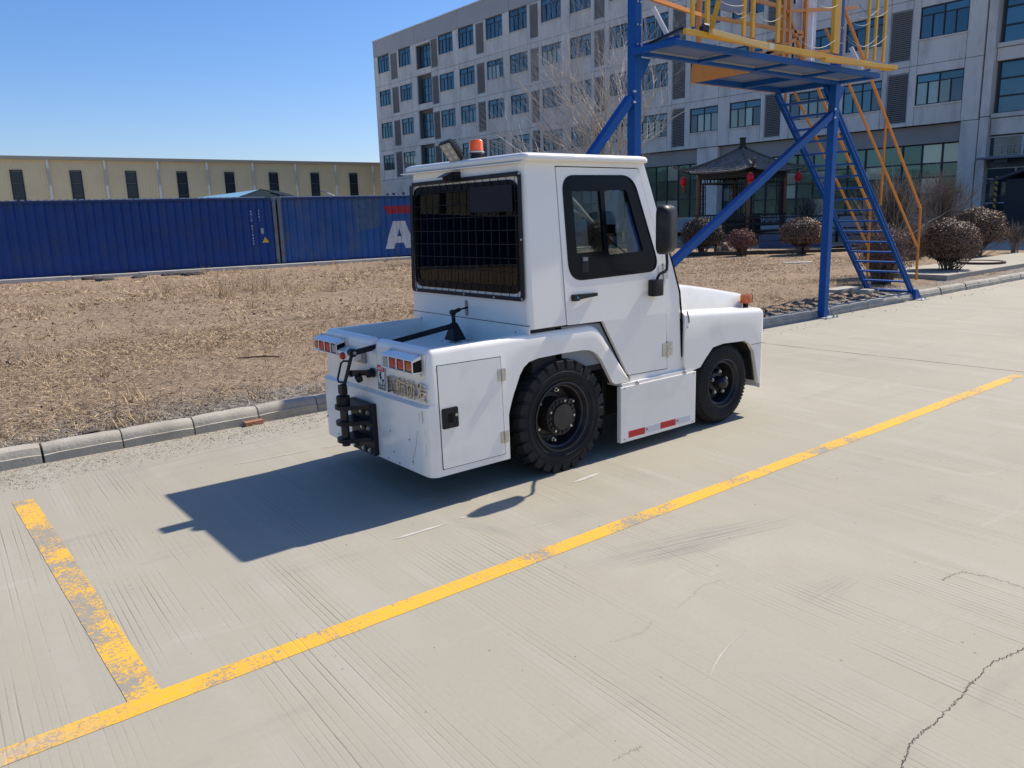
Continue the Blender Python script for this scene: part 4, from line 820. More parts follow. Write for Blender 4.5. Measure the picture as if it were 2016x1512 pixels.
# ---------------- mirror
def mirror(s):
    y = (lambda d: tw(1.15)-d) if s > 0 else (lambda d: W-tw(1.15)+d)
    mbx = MB().bb((1.835, y(.005), 1.070), (1.935, y(.065), 1.186)).build('mirror_bracket', BLACK, TR, bevel=.012, smooth=50)
    MB().tube([(1.885, y(.045), 1.17), (1.885, y(.05), 1.20), (1.875, y(.075), 1.222), (1.83, y(.13), 1.235), (1.785, y(.20), 1.25), (1.762, y(.235), 1.27), (1.752, y(.245), 1.31), (1.735, y(.25), 1.42)], .010, 8).build('mirror_arm', BLACK, mbx, smooth=60)
    c = Vector((1.722, y(.247), 1.525)); rz = math.radians(-70)*s; R = Matrix.Rotation(rz, 3, 'Z'); out = fillet([(-.110, -.156), (-.110, .158), (.110, .158), (.110, -.156)], .07, 8); vs = []; n = len(out)
    layers = [(0, .97), (.008, 1.0), (.035, .99), (.060, .90), (.078, .70), (.086, .35)]
    for d, k_ in layers:
        for a, b in out: vs.append(c+R @ Vector((d-.02, a*k_, b*(1-(1-k_)*.6))))
    fs = [(i*n+j, i*n+(j+1) % n, (i+1)*n+(j+1) % n, (i+1)*n+j) for i in range(len(layers)-1) for j in range(n)]; fs += [tuple(range(n))[::-1], tuple((len(layers)-1)*n+j for j in range(n))]
    hd = MB().add(vs, fs).build('mirror_shell', BLACK, mbx, smooth=50)
    MB().plate([[(a*.9, b*.93) for a, b in out]], lambda a, b, d: tuple(c+R @ Vector((-.021-d, a, b))), .002).build('mirror_glass', mat('mirror_glass', (.75, .77, .78), .03, metal=1), mbx)
mirror(1)
# ---------------- wheels
def tyre(R, wd, rim, lugs):
    h = wd/2; prof = [(rim, -h*.78), (rim+.012, -h*.86), (rim+.05, -h*.97), ((R+rim)/2, -h), (R-.05, -h*.95), (R-.022, -h*.86), (R-.012, -h*.6), (R-.010, 0), (R-.012, h*.6), (R-.022, h*.86), (R-.05, h*.95), ((R+rim)/2, h), (rim+.05, h*.97), (rim+.012, h*.86), (rim, h*.78)]
    if not lugs: prof = [(rim, -h*.78), (rim+.012, -h*.9), (rim+.04, -h), ((R+rim)/2, -h*.99), (R-.045, -h*.9), (R-.022, -h*.72), (R-.006, -h*.5), (R, -h*.42), (R-.006, -h*.40), (R-.006, -h*.36), (R, -h*.34), (R, -h*.05), (R-.006, -h*.03), (R-.006, h*.03), (R, h*.05), (R, h*.34), (R-.006, h*.36), (R-.006, h*.4), (R, h*.42), (R-.006, h*.5), (R-.022, h*.72), (R-.045, h*.9), ((R+rim)/2, h*.99), (rim+.04, h), (rim+.012, h*.9), (rim, h*.78)]
    mb = MB().lathe(prof, (0, 0, 0), (0, 1, 0), 72, closed=True)
    if lugs:
        N = 26
        for k_ in range(N):
            for side in (-1, 1):
                t0 = 2*PI*(k_+(.0 if side < 0 else .5))/N; dt = 2*PI/N*.36; vs = []
                # chevron lug: outer shoulder block leading to the centre
                def P(t, r, y): return (r*math.cos(t), y, r*math.sin(t))
                secs = [(side*h*1.0, R-.062, R-.050, 0), (side*h*.97, R-.04, R-.006, .0), (side*h*.55, R-.03, R+.004, .03), (side*h*.06, R-.03, R+.004, .13)]
                for (y, r0, r1, sk_) in secs:
                    for tt, rr in ((-dt, r0), (dt, r0), (dt*.92, r1), (-dt*.92, r1)): vs.append(P(t0+tt+sk_, rr, y))
                fs = [(i*4+j, i*4+(j+1) % 4, (i+1)*4+(j+1) % 4, (i+1)*4+j) for i in range(3) for j in range(4)]+[(0, 1, 2, 3), (12, 15, 14, 13)]
                mb.add(vs, fs)
    else:
        N = 64
        for k_ in range(N):
            for side in (-1, 1):
                t0 = 2*PI*k_/N; dt = 2*PI/N*.3; P = lambda t, r, y: (r*math.cos(t), y, r*math.sin(t)); y0, y1 = side*h*.45, side*h*.86
                mb.add([P(t0-dt, R-.012, y0), P(t0+dt, R-.012, y0), P(t0+dt, R-.0015, y0), P(t0-dt, R-.0015, y0), P(t0-dt, R-.05, y1), P(t0+dt, R-.05, y1), P(t0+dt, R-.028, y1*1.02), P(t0-dt, R-.028, y1*1.02)], [(0, 1, 2, 3), (4, 7, 6, 5), (0, 4, 5, 1), (1, 5, 6, 2), (2, 6, 7, 3), (3, 7, 4, 0)])
    for r_ in (rim+.035, R-.075): mb.lathe([(r_-.003, -h*.985), (r_, -h-.003), (r_+.003, -h*.985)], (0, 0, 0), (0, 1, 0), 60, closed=True)
    return mb
def rear_wheel(y, s):
    w_ = tyre(.372, .215, .222, True).build('wheel_tyre', RUBBER, TR, smooth=35); w_.location = (1.018, y, .366); w_.rotation_euler = (0, .07, 0 if s > 0 else PI)
    rm = MB().lathe([(.224, -.088), (.229, -.098), (.218, -.100), (.212, -.088), (.206, -.070), (.196, -.064), (.190, -.02), (.185, .03), (.15, .035), (.145, .028), (.10, .02), (.0, .02)], (0, 0, 0), (0, 1, 0), 48, closed=True).build('wheel_rim', RIM, w_, smooth=35)
    MB().lathe([(.118, .03), (.118, -.06), (.124, -.064), (.124, -.084), (.085, -.086), (.082, -.095), (.070, -.100), (.0, -.100)], (0, 0, 0), (0, 1, 0), 36).build('wheel_hub', RUST, w_, smooth=35)
    MB().lathe([(.086, 0), (.084, -.008), (.0, -.010)], (0, -.098, 0), (0, 1, 0), 30).build('hub_cap', RIM, w_, smooth=35)
    for k_ in range(18):
        t = 2*PI*k_/18; MB().lathe([(.0085, 0), (.0085, .012), (0, .013)], (.104*math.cos(t), -.084, .104*math.sin(t)), (0, -1, 0), 6).build('hub_bolt', RIM if k_ % 4 else STEEL, w_)
    for k_ in range(6):
        t = 2*PI*k_/6+.5; MB().lathe([(.015, 0), (.015, .02), (.009, .021), (.009, .04), (0, .04)], (.165*math.cos(t), -.0, .165*math.sin(t)), (0, -1, 0), 6).build('wheel_nut', STEEL, w_)
    return w_
def front_wheel(y, s):
    w_ = tyre(.322, .165, .185, False).build('wheel_tyre', RUBBER, TR, smooth=35); w_.location = (2.712, y, .321); w_.rotation_euler = (0, 0, 0 if s > 0 else PI)
    MB().lathe([(.186, -.064), (.192, -.074), (.182, -.077), (.176, -.066), (.168, -.05), (.158, -.045), (.152, .0), (.140, .045), (.118, .05), (.112, .035), (.09, .028), (0, .028)], (0, 0, 0), (0, 1, 0), 48, closed=True).build('wheel_rim', RIM, w_, smooth=35)
    MB().lathe([(.085, .03), (.082, -.005), (.052, -.012), (.048, -.055), (.044, -.078), (.032, -.094), (.014, -.101), (0, -.102)], (0, 0, 0), (0, 1, 0), 28).build('wheel_hub', RIM, w_, smooth=45)
    for k_ in range(5):
        t = 2*PI*k_/5+.25; MB().tube([(.088*math.cos(t), .03, .088*math.sin(t)), (.088*math.cos(t), -.022, .088*math.sin(t))], .016, 8).build('stud_boss', RIM, w_); MB().lathe([(.014, 0), (.014, .014), (.009, .015), (.009, .022), (0, .023)], (.088*math.cos(t), -.022, .088*math.sin(t)), (0, -1, 0), 6).build('wheel_nut', STEEL, w_)
rear_wheel(.10+.012, 1); rear_wheel(W-.112, -1); front_wheel(.10, 1); front_wheel(W-.10, -1)
MB().bb((2.925, .012, .33), (2.932, .0135, .37))

# ================================================================== shipping containers
CB = mat('container_blue', (.002, .042, .20), .36, spec=.4, var=.12, vscale=1.2, dirt=(.035, .055, .10), dirt_amt=.5, dirt_scale=1.6, world=True)
CB2 = mat('faded_container_blue', (.012, .080, .26), .38, spec=.45, var=.15, vscale=.9, dirt=(.09, .11, .15), dirt_amt=.75, dirt_scale=1.3, world=True)
CRUST = mat('rusted_corner_post', (.15, .19, .21), .7, dirt=(.16, .07, .03), dirt_amt=.95, dirt_scale=3, world=True)
CRAIL = mat('container_rail', (.012, .035, .13), .5, dirt=(.06, .06, .07), dirt_amt=.5, dirt_scale=3, world=True)
CY = 29.677; C0 = Vector((3.056, CY, 0)); CANG = -.1172
CL, CH, PITCHC = 12.19, 2.50, .278
def corr(s):
    t = (s % PITCHC)/PITCHC
    if t < .26: return 0
    if t < .50: return (t-.26)/.24
    if t < .76: return 1
    return 1-(t-.76)/.24
def corr_y(s): return .045+.046*corr(s)
def scan(poly, x):
    ys = []
    for i in range(len(poly)):
        (x0, y0), (x1, y1) = poly[i], poly[(i+1) % len(poly)]
        if (x0 <= x < x1) or (x1 <= x < x0): ys.append(y0+(y1-y0)*(x-x0)/(x1-x0))
    return sorted(ys)
def drape(polys, step=.0116, off=.013):
    """flat print laid over the corrugation: even-odd scan columns"""
    xs = [p[0] for pl in polys for p in pl]; x = min(xs)+1e-4; mb = MB(); end = max(xs)-1e-4
    while x < end:
        x2 = min(x+step, end); a = sorted(v for pl in polys for v in scan(pl, x)); b = sorted(v for pl in polys for v in scan(pl, x2))
        if len(a) == len(b):
            for i in range(0, len(a)-1, 2):
                y0, y1 = corr_y(x)-off, corr_y(x2)-off; mb.add([(x, y0, a[i]), (x2, y1, b[i]), (x2, y1, b[i+1]), (x, y0, a[i+1])], [(0, 1, 2, 3)])
        x = x2
    return mb
def container(s0, m, label, print_=None, L=CL):
    o = thing('shipping_container', label, 'shipping container', C0 + Vector((math.cos(CANG), math.sin(CANG), 0))*s0, CANG, 'blue containers lined up end to end behind the field')
    mb = MB(); vs = []; n = int((L-.3)/(PITCHC/4)); fr = [0, .26, .50, .76]; ss = []
    k = 0
    while True:
        for f in fr:
            s = (k+f)*PITCHC
            if .14 < s < L-.14: ss.append(s)
        k += 1
        if k*PITCHC > L: break
    ss = [.12]+ss+[L-.12]; rr = random.Random(int(s0*10)+5)
    for s in ss: d = corr_y(s)+rr.gauss(0, .002); vs += [(s, d, .16), (s, d+rr.gauss(0, .003), 1.3), (s, d, CH-.07)]
    fs = []
    for i in range(len(ss)-1):
        for j in range(2): a = i*3+j; fs.append((a, a+3, a+4, a+1))
    mb.add(vs, fs).build('corrugated_wall', m, o)
    MB().bb((.12, .0, CH-.07), (L-.12, .10, CH)).build('top_rail', CRAIL, o); MB().bb((.12, 0, 0.02), (L-.12, .12, .16)).build('bottom_rail', CRAIL, o)
    MB().bb((.05, .12, .05), (L-.05, 2.40, CH-.02)).build('inner_box', m, o)
    rb = MB(); s = .3
    while s < L-.3: rb.box((s, 1.2, CH+.012), (.10, 2.36, .05)); s += PITCHC*.75
    rb = rb.build('roof_ribs', mat('weathered_roof', (.40, .43, .46), .5, dirt=(.2, .2, .2), dirt_amt=.5), o); tag(rb, kind='stuff')
    for a in (.06, L-.06):
        for y in (.06, 2.38):
            MB().bb((a-.06, y-.06, .12), (a+.06, y+.06, CH-.12)).build('corner_post', CRUST if (y < 1) else m, o)
            for z in (.06, CH-.055): c_ = MB().bb((a-.085 if a > 1 else a-.062, y-.065, z-.06), (a+.062 if a > 1 else a+.085, y+.065, z+.06)).build('corner_casting', CRUST, o, bevel=.008)
    for a in (L*.42, L*.58): MB().bb((a-.18, -.004, .02), (a+.18, .01, .13)).build('forklift_pocket', DARK, o)
    MB().bb((-.0, .30, .12), (.03, 2.2, CH-.1)).bb((L-.03, .3, .12), (L, 2.2, CH-.1)).build('end_frame', m, o)
    return o
WPR = mat('container_white_print', (.62, .62, .60), .6, dirt=(.35, .32, .28), dirt_amt=.5, dirt_scale=6, world=True)
cA = container(-3.31, CB, 'deep blue container left of the rusty joint, with small white code and yellow triangle')
cB = container(8.95, CB2, 'faded blue container right of the rusty joint with white letters and red band')
container(-15.6, CB2, 'blue container outside the left edge of the picture, next to the deep blue one')
container(-27.9, CB, 'blue container second outside the left edge of the picture')
# lettering "ANL" with the red swallow-tail band above it
o = 8.95
def sh(pl): return [(a-o, b) for a, b in pl]
A_out = [(13.12, .44), (13.50, 1.52), (14.05, 1.52), (14.42, .44), (14.00, .44), (13.93, .66), (13.58, .66), (13.51, .44)]; A_in = [(13.66, .92), (13.86, .92), (13.765, 1.26)]
drape([sh(A_out), sh(A_in)]).build('letter_A', WPR, cB)
drape([sh([(14.52, .44), (14.52, 1.52), (14.86, 1.52), (15.22, .92), (15.22, 1.52), (15.58, 1.52), (15.58, .44), (15.24, .44), (14.86, 1.06), (14.86, .44)])]).build('letter_N', WPR, cB)
drape([sh([(15.72, .44), (15.72, 1.52), (16.10, 1.52), (16.10, .74), (16.66, .74), (16.66, .44)])]).build('letter_L', WPR, cB)
drape([sh([(13.12, 2.12), (13.30, 1.82), (16.4, 1.80), (16.7, 2.14)])]).build('red_band', mat('container_red_print', (.36, .02, .03), .6, dirt=(.2, .05, .06), dirt_amt=.4, world=True), cB)
drape([[(2.95, 2.40), (2.95, 1.15), (4.05, 1.32), (4.05, 2.42)]], off=.003).build('repainted_patch', mat('faded_grey_blue_patch', (.060, .115, .19), .6, var=.2, world=True), cB)
for k_, ch_ in enumerate('ANLU 8214650'): 
    if ch_ != ' ': text_mesh('container_code', ch_, .10, frame_matrix((11.28, .035, 2.02-k_*.105), (1, 0, 0), (0, 0, 1)), WPR, cA, .0005, .001)
for k_, ch_ in enumerate('22G1 '): 
    if ch_ != ' ': text_mesh('container_code', ch_, .09, frame_matrix((11.56, .035, 2.04-k_*.11), (1, 0, 0), (0, 0, 1)), WPR, cA, .0005, .001)
MB().bb((11.58, .034, 1.22), (11.68, .036, 1.42)).build('placard', mat('grey_placard', (.35, .38, .42), .6), cA)
tri = MB().plate([[(11.60, .90), (11.84, .90), (11.72, 1.10)]], lambda a, b, d: (a, .033-d, b), .002).build('warning_triangle', mat('placard_yellow', (.75, .45, .02), .5), cA)
text_mesh('warning_mark', '!', .12, frame_matrix((11.72, .029, .97), (1, 0, 0), (0, 0, 1)), BLK_PRINT, tri, .0004, .002)
fc = MB(); d_ = Vector((math.cos(CANG), math.sin(CANG), 0)); n_ = Vector((-d_.y, d_.x, 0))
ft = bpy.data.objects.new('container_footing', None); COL.objects.link(ft); ft.location = C0-n_*.56+d_*-30; ft.rotation_euler = (0, 0, CANG); tag(ft, 'pale concrete footing strip running under the row of blue containers', 'footing')
k_ = 0; s = 0
while s < 62: MB().bb((0, 0, -.2), (1.98, .54, .10)).build('footing_stone', mat('pale_footing', (.55, .52, .44), .9, var=.1, vscale=4, world=True), ft).location = (s, random.uniform(-.01, .01), random.uniform(-.01, .01)); s += 2.0

# ================================================================== beige warehouse behind the containers
WY = 88; wh = thing('warehouse', 'long low beige metal warehouse with narrow dark windows behind the containers', 'warehouse', (0, WY, 0))
def siding(x0, x1, z0, z1):
    vs = []; fs = []; n = int((x1-x0)/.3)
    for i in range(n*4+1):
        x = x0+(x1-x0)*i/(n*4); d = [0, 0, -.012, -.012][i % 4]; vs += [(x, d, z0), (x, d, z1)]
    return MB().add(vs, [(2*i, 2*i+2, 2*i+3, 2*i+1) for i in range(n*4)])
siding(-95, 75, 0, 8.0).build('siding', BEIGE, wh); MB().bb((-95, .05, 0), (75, 40, 7.9)).build('wall', BEIGE, wh)
MB().bb((-95, -.35, 7.95), (75, .10, 8.27)).build('gutter', EAVE, wh, bevel=.03)
rfw = MB().add([(-95, -.1, 8.25), (75, -.1, 8.25), (75, 20, 9.0), (-95, 20, 9.0), (-95, 40, 8.25), (75, 40, 8.25)], [(0, 1, 2, 3), (3, 2, 5, 4)]).build('roof', mat('pale_metal_roof', (.5, .5, .48), .5), wh)
px0 = 14.35; sp = 4.96; k_ = -22
wm = MB(); fm = None
def wwin(mb): 
    return mb
wfr = MB()
for a, b in (((-.52, -.08, 0), (-.44, .05, 4.7)), ((.44, -.08, 0), (.52, .05, 4.7)), ((-.52, -.08, 4.62), (.52, .05, 4.70)), ((-.52, -.08, -.0), (.52, .05, .08))): wfr.bb(a, b)
for z in (1.14, 2.28, 3.42): wfr.bb((-.45, -.06, z-.03), (.45, .03, z+.03))
WF = wfr.mesh('window', FRAME); WP = MB().bb((-.44, -.045, .02), (.44, .0, 1.12)).mesh('pane', WWIN)
DP = MB().tube([(0, -.18, 0), (0, -.18, 2.4)], .10, 8).lathe([(.12, 0), (.12, .10)], (0, -.18, 2.3), (0, 0, 1), 8).mesh('downpipe_length', PIPE, smooth=60)
while px0+sp*k_ < 74:
    xx = px0+sp*k_
    if xx > -94:
        a = new_obj('downpipe', DP, wh); a.location = (xx, 0, 0)
        for q in (1, 2): b = new_obj('pipe_length', DP, a); b.location = (0, 0, 2.42*q); 
        b = new_obj('pipe_length', DP, a); b.location = (0, 0, 5.6)
        wx = xx+sp*.50; ww_ = new_obj('window', WF, wh); ww_.location = (wx-.15, 0, 2.3)
        if -45 < xx < 60:
            for q in range(4): pp = new_obj('pane', WP, ww_); pp.location = (0, 0, .04+1.14*q)
        else: MB().bb((-.44, -.04, .05), (.44, 0, 4.6)).build('pane', WWIN, ww_)
        if k_ % 2 == 0: MB().lathe([(.6, 0), (.6, .12), (.35, .30), (0, .36)], (wx, 6, 8.4), (0, 0, 1), 12).build('roof_ventilator', EAVE, wh, smooth=50)
    k_ += 1
# light-blue roofed shed between
shd = thing('blue_roofed_shed', 'small shed with pale blue gabled roof peeping over the containers', 'shed', (0, 0, 0))
pA, pB, pC = at_depth(400, 389, 40), at_depth(512, 374.5, 40), at_depth(557, 387, 40)
R_ = Vector((-math.sin(math.radians(28)), math.cos(math.radians(28)), 0))*-9
lb = mat('pale_blue_sheet_roof', (.22, .40, .50), .35, metal=.2); dk = mat('dark_gable', (.012, .022, .028), .9, spec=.1)
apx = pB; wid = 2.9; dr_ = (pC-apx); dr_.z = 0; dr_.normalize(); bk_ = Vector((-dr_.y, dr_.x, 0))
e1 = apx+dr_*1.75-Vector((0, 0, .42)); e2 = apx-dr_*1.75-Vector((0, 0, .42)); ln = bk_*0 - dr_*0
left = (pA-apx); left.z = 0; left.normalize(); run = left*4.6
MB().add([apx, e2+left*.1, e2+run*1.35, apx+run*1.35, apx+Vector((0, 0, .05)), e2+left*.1+Vector((0, 0, .05)), e2+run*1.35+Vector((0, 0, .05)), apx+run*1.35+Vector((0, 0, .05))], [(0, 1, 2, 3), (4, 7, 6, 5), (0, 4, 5, 1), (1, 5, 6, 2), (2, 6, 7, 3), (3, 7, 4, 0)]).build('roof_sheet', lb, shd)
cen = at_depth(480, 389, 40); rot = math.atan2(-RT.y, -RT.x)
hs = MB(); g0 = at_depth(405, 388, 40); g1 = at_depth(512, 374, 40); g2 = at_depth(556, 387, 40); back = Vector((FW.x, FW.y, 0)).normalized()*6
hs.add([g0, g1, g1+back, g0+back], [(0, 1, 2, 3)]); hs.add([g1, g2, g2+back, g1+back], [(0, 1, 2, 3)])
bpy.data.objects.remove(shd.children[0])
def slab4(q, t): q = [Vector(v) for v in q]; up_ = Vector((0, 0, t)); return MB().add(q+[v+up_ for v in q], [(0, 1, 2, 3), (4, 7, 6, 5), (0, 4, 5, 1), (1, 5, 6, 2), (2, 6, 7, 3), (3, 7, 4, 0)])
gl = at_depth(330, 398, 39); gr = at_depth(600, 400, 41)
gm = at_depth(470, 389, 36.5)
slab4([gl, gm, g1, at_depth(500, 376, 44)], .03).build('roof_sheet', lb, shd)
slab4([g1, gm, gm+Vector((0, 0, -.12)), g1+Vector((0, 0, -.12))], .04).build('verge_trim', dk, shd); slab4([g1, at_depth(562, 388, 38), at_depth(562, 388, 38)+back*.5, g1+back*.5], .05).build('roof_sheet', dk, shd)
MB().add([g1-Vector((0, 0, .02)), at_depth(560, 389, 38), at_depth(560, 440, 38), at_depth(470, 440, 36.5), gm-Vector((0, 0, .02))], [(0, 1, 2, 3, 4)]).build('gable_wall', dk, shd)
# lamp peeping over the containers
q = at_depth(663, 392, 50); lp = thing('street_lamp', 'white curved arm of a street lamp rising behind the faded blue container', 'street lamp', (q.x, q.y, 0)); lr = Vector((-RT.x, -RT.y, 0)).normalized()
MB().tube([(0, 0, 0), (0, 0, q.z-.1), lr*.15+Vector((0, 0, q.z+.22)), lr*.45+Vector((0, 0, q.z+.36)), lr*.62+Vector((0, 0, q.z+.42))], [.05, .04, .03, .028, .025], 6).build('pole', PIPE, lp)
MB().beam(lr*.55+Vector((0, 0, q.z+.42)), lr*.98+Vector((0, 0, q.z+.54)), .14, .05).build('lamp_head', mat('lamp_head_blue', (.10, .14, .25), .4), lp, bevel=.01)

# ================================================================== grey office block; s runs along the facade, d outwards
FAC = thing('office_building', 'grey five storey office block with rows of teal windows and louvres', 'building', (46, 0, 0), math.radians(89.64))
BF = lambda s, d, z: (s, d, z)        # local x = s along the facade, local +y = towards the camera side (-X world)
# (local y axis after the turn of 89.64 deg points to world -X)
ZW = [(17.08, 18.80), (13.66, 15.25), (10.27, 11.88), (6.85, 8.46)]
wins = [(80.7, 78.3), (76.3, 73.9), (68.7, 66.2), (65.25, 62.8), (60.9, 58.45), (57.5, 55.05), (53.2, 50.75), (49.7, 47.3), (45.3, 42.85), (41.95, 39.5), (37.45, 35.05), (34.1, 31.7), (29.62, 27.05), (26.07, 23.75), (21.82, 19.35)]
vents = [(77.95, 76.62), (70.05, 68.9), (62.45, 61.25), (54.68, 53.6), (46.95, 45.8), (39.1, 37.9), (31.4, 30.2), (23.45, 22.23)]
MB().bb((18.4, -16, 5.8), (69.9, -.14, 20.5)).bb((72.9, -16, 0), (81.45, -.14, 20.5)).bb((69.9, -16, 0), (72.9, -.50, 20.5)).bb((18.4, -16, 0), (61.0, -.95, 5.8)).bb((61.0, -16, 0), (69.9, -.14, 5.8)).bb((4, -16, 0), (18.4, -.62, 20.5)).build('wall', CORE, FAC)
def pbox(nm, a, b, m, par=FAC, **k): return MB().bb(a, b).build(nm, m, par, **k)
pm_cache = {}
def panel(s0, s1, z0, z1, m=CLAD, d0=-.14, d1=0, name='facade_panel'):
    g_ = .012; w_ = round(abs(s1-s0)-2*g_, 3); h_ = round(z1-z0-2*g_, 3); key = (w_, h_, round(d1-d0, 3), m.name)
    if key not in pm_cache: pm_cache[key] = MB().bb((0, 0, 0), (w_, d1-d0, h_)).mesh('facade_panel', m, bevel=.008, segs=1)
    o = new_obj(name, pm_cache[key], FAC); o.location = (min(s0, s1)+g_, d0, z0+g_); return o
cols = sorted([(b, a, 'w') for a, b in wins]+[(b, a, 'v') for a, b in vents]+[(70.15, 72.85, 'd')]); zl = [5.80, 8.94, 12.36, 15.75, 18.88]
prev = 18.46
# parapet band and coping
s = 18.46
while s < 81.5: e = min(81.6, s+7.8); panel(s, e, 18.88, 20.5, mat('parapet_panel', (.44, .41, .38), .8, var=.05, vscale=.5, dirt=(.36, .33, .31), dirt_amt=.4, dirt_scale=.6, world=True)); s = e
pbox('coping', (4, -16, 20.5), (81.66, .05, 20.62), CLAD)
for c0, c1, ty in cols+[(81.6, 81.6, 'end')]:
    if c0-prev > .1:
        for r in range(4): panel(prev, c0, zl[r], zl[r+1])
    if ty == 'w':
        for r in range(4):
            zt, zb = ZW[3-r][1], ZW[3-r][0]
            panel(c0, c1, zl[r], zb)
            if zl[r+1]-zt > .15: panel(c0, c1, zt, zl[r+1])
    if ty == 'v':
        for r in range(4):
            vt = [18.75, 15.30, 11.92, 8.65][3-r]; vb = vt-2.64
            panel(c0, c1, zl[r], vb)
            if zl[r+1]-vt > .12: panel(c0, c1, vt, zl[r+1])
    if ty == 'd':
        for r in range(4): panel(c0, c1, zl[r]-.0, zl[r]+.62, d0=-.5, d1=-.0)
        panel(c0, c1, 18.6, 18.88, d0=-.5, d1=-.0)
    prev = c1
# windows: frame with six panes each, shared meshes
def win_mesh(w_, h_, t, fr=.055, top=.40, ncol=4, depth=.07):
    mb = MB(); mb.bb((0, 0, 0), (w_, depth, fr)).bb((0, 0, h_-fr), (w_, depth, h_)).bb((0, 0, fr), (fr, depth, h_-fr)).bb((w_-fr, 0, fr), (w_, depth, h_-fr))
    zt = h_-top-fr; mb.bb((fr, 0, zt), (w_-fr, depth+.004, zt+fr)); mb.bb((w_/2-.03, 0, fr), (w_/2+.03, depth+.006, h_-fr))
    for k in (1, 3): x = fr+(w_-2*fr)*k/4; mb.bb((x-.028, 0, fr), (x+.028, depth+.002, zt))
    return mb.mesh('window', FRAME), zt, fr
def pane_mesh(a, b, m): return MB().bb((0, 0, 0), (a, .012, b)).mesh('pane', m)
wcache = {}
def window(s0, s1, z0, z1, row, d=-.135, far=False):
    w_ = abs(s1-s0); key = (round(w_, 1), round(z1-z0, 2))
    if key not in wcache:
        me, zt, fr = win_mesh(w_, z1-z0, 0); wcache[key] = (me, zt, fr, {})
    me, zt, fr, pc = wcache[key]; o = new_obj('window', me, FAC); o.location = (min(s0, s1), d, z0)
    H_ = z1-z0; half = w_/2; q4 = (w_-2*fr)/4
    cells = [(fr, half-.03, zt+fr, H_-fr), (half+.03, w_-fr, zt+fr, H_-fr)]+[(fr+q4*k+(.03 if k else 0), fr+q4*(k+1)-(.03 if k < 3 else 0), fr, zt) for k in range(4)]
    scr = random.choice((2, 5, 2, 5, 9))
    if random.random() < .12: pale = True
    else: pale = (row == 3 and s0 < 47 and random.random() < .85)  # lowest row: reflected pale roofs painted in as lighter panes
    for i, (a, b, c, e) in enumerate(cells):
        m = FGLASS
        if i == scr: m = FGSCR
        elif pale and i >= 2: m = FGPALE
        k2 = (round(b-a, 2), round(e-c, 2), m.name)
        if k2 not in pc: pc[k2] = pane_mesh(b-a, e-c, m)
        p = new_obj('pane', pc[k2], o); p.location = (a, .02, c)
    sl_ = wcache.setdefault(('sill', round(w_, 1)), MB().bb((-.03, .10, -.09), (w_+.03, .20, -.005)).mesh('sill', CLAD)); si = new_obj('sill', sl_, o)
for a, b in wins:
    for r in range(4): window(a, b, ZW[r][0], ZW[r][1], r)
# deep-set tall windows
for r in range(4):
    z0 = [16.10, 12.66, 9.28, 5.9][r]+.42; h_ = 2.35
    if ('deep',) not in wcache:
        mb = MB(); mb.bb((0, 0, 0), (2.5, .07, .06)).bb((0, 0, h_-.06), (2.5, .07, h_))
        for x in (0, .62, 1.22, 1.84, 2.44): mb.bb((x, 0, .06), (x+.06, .07, h_-.06))
        for z in (.72, 1.5): mb.bb((.05, .0, z), (2.45, .068, z+.05))
        wcache[('deep',)] = (mb.mesh('window', FRAME), [pane_mesh(.56, .66, FGLASS), pane_mesh(.56, .73, FGLASS), pane_mesh(.56, .74, FGLASS)])
    me, pcs = wcache[('deep',)]; o = new_obj('window', me, FAC); o.location = (70.2, -.48, z0)
    for x in (.06, .68, 1.28, 1.90):
        for z, pm_ in zip((.06, .77, 1.55), pcs): p = new_obj('pane', pm_, o); p.location = (x, .02, z)
# louvred vents
def vent_mesh(w_, h_=2.64):
    mb = MB(); mb.bb((0, 0, 0), (.05, .08, h_)).bb((w_-.05, 0, 0), (w_, .08, h_)).bb((.05, 0, 0), (w_-.05, .08, .05)).bb((.05, 0, h_-.05), (w_-.05, .08, h_)); n = 24
    R = Matrix.Rotation(math.radians(38), 3, 'X')
    for k in range(n): mb.box((w_/2, .035, .07+(h_-.12)*(k+.5)/n), (w_-.1, .085, .012), R)
    return mb.mesh('louvre', LOUV)
for a, b in vents:
    w_ = round(abs(a-b), 2)
    for r in range(4):
        vt = [18.75, 15.30, 11.92, 8.65][r]
        if w_ not in wcache: wcache[w_] = (vent_mesh(w_), MB().bb((.04, -.002, .04), (w_-.04, .004, 2.6)).mesh('louvre_back', DARK))
        o = new_obj('louvre', wcache[w_][0], FAC); o.location = (b, -.12, vt-2.64); o2 = new_obj('louvre_back', wcache[w_][1], o)
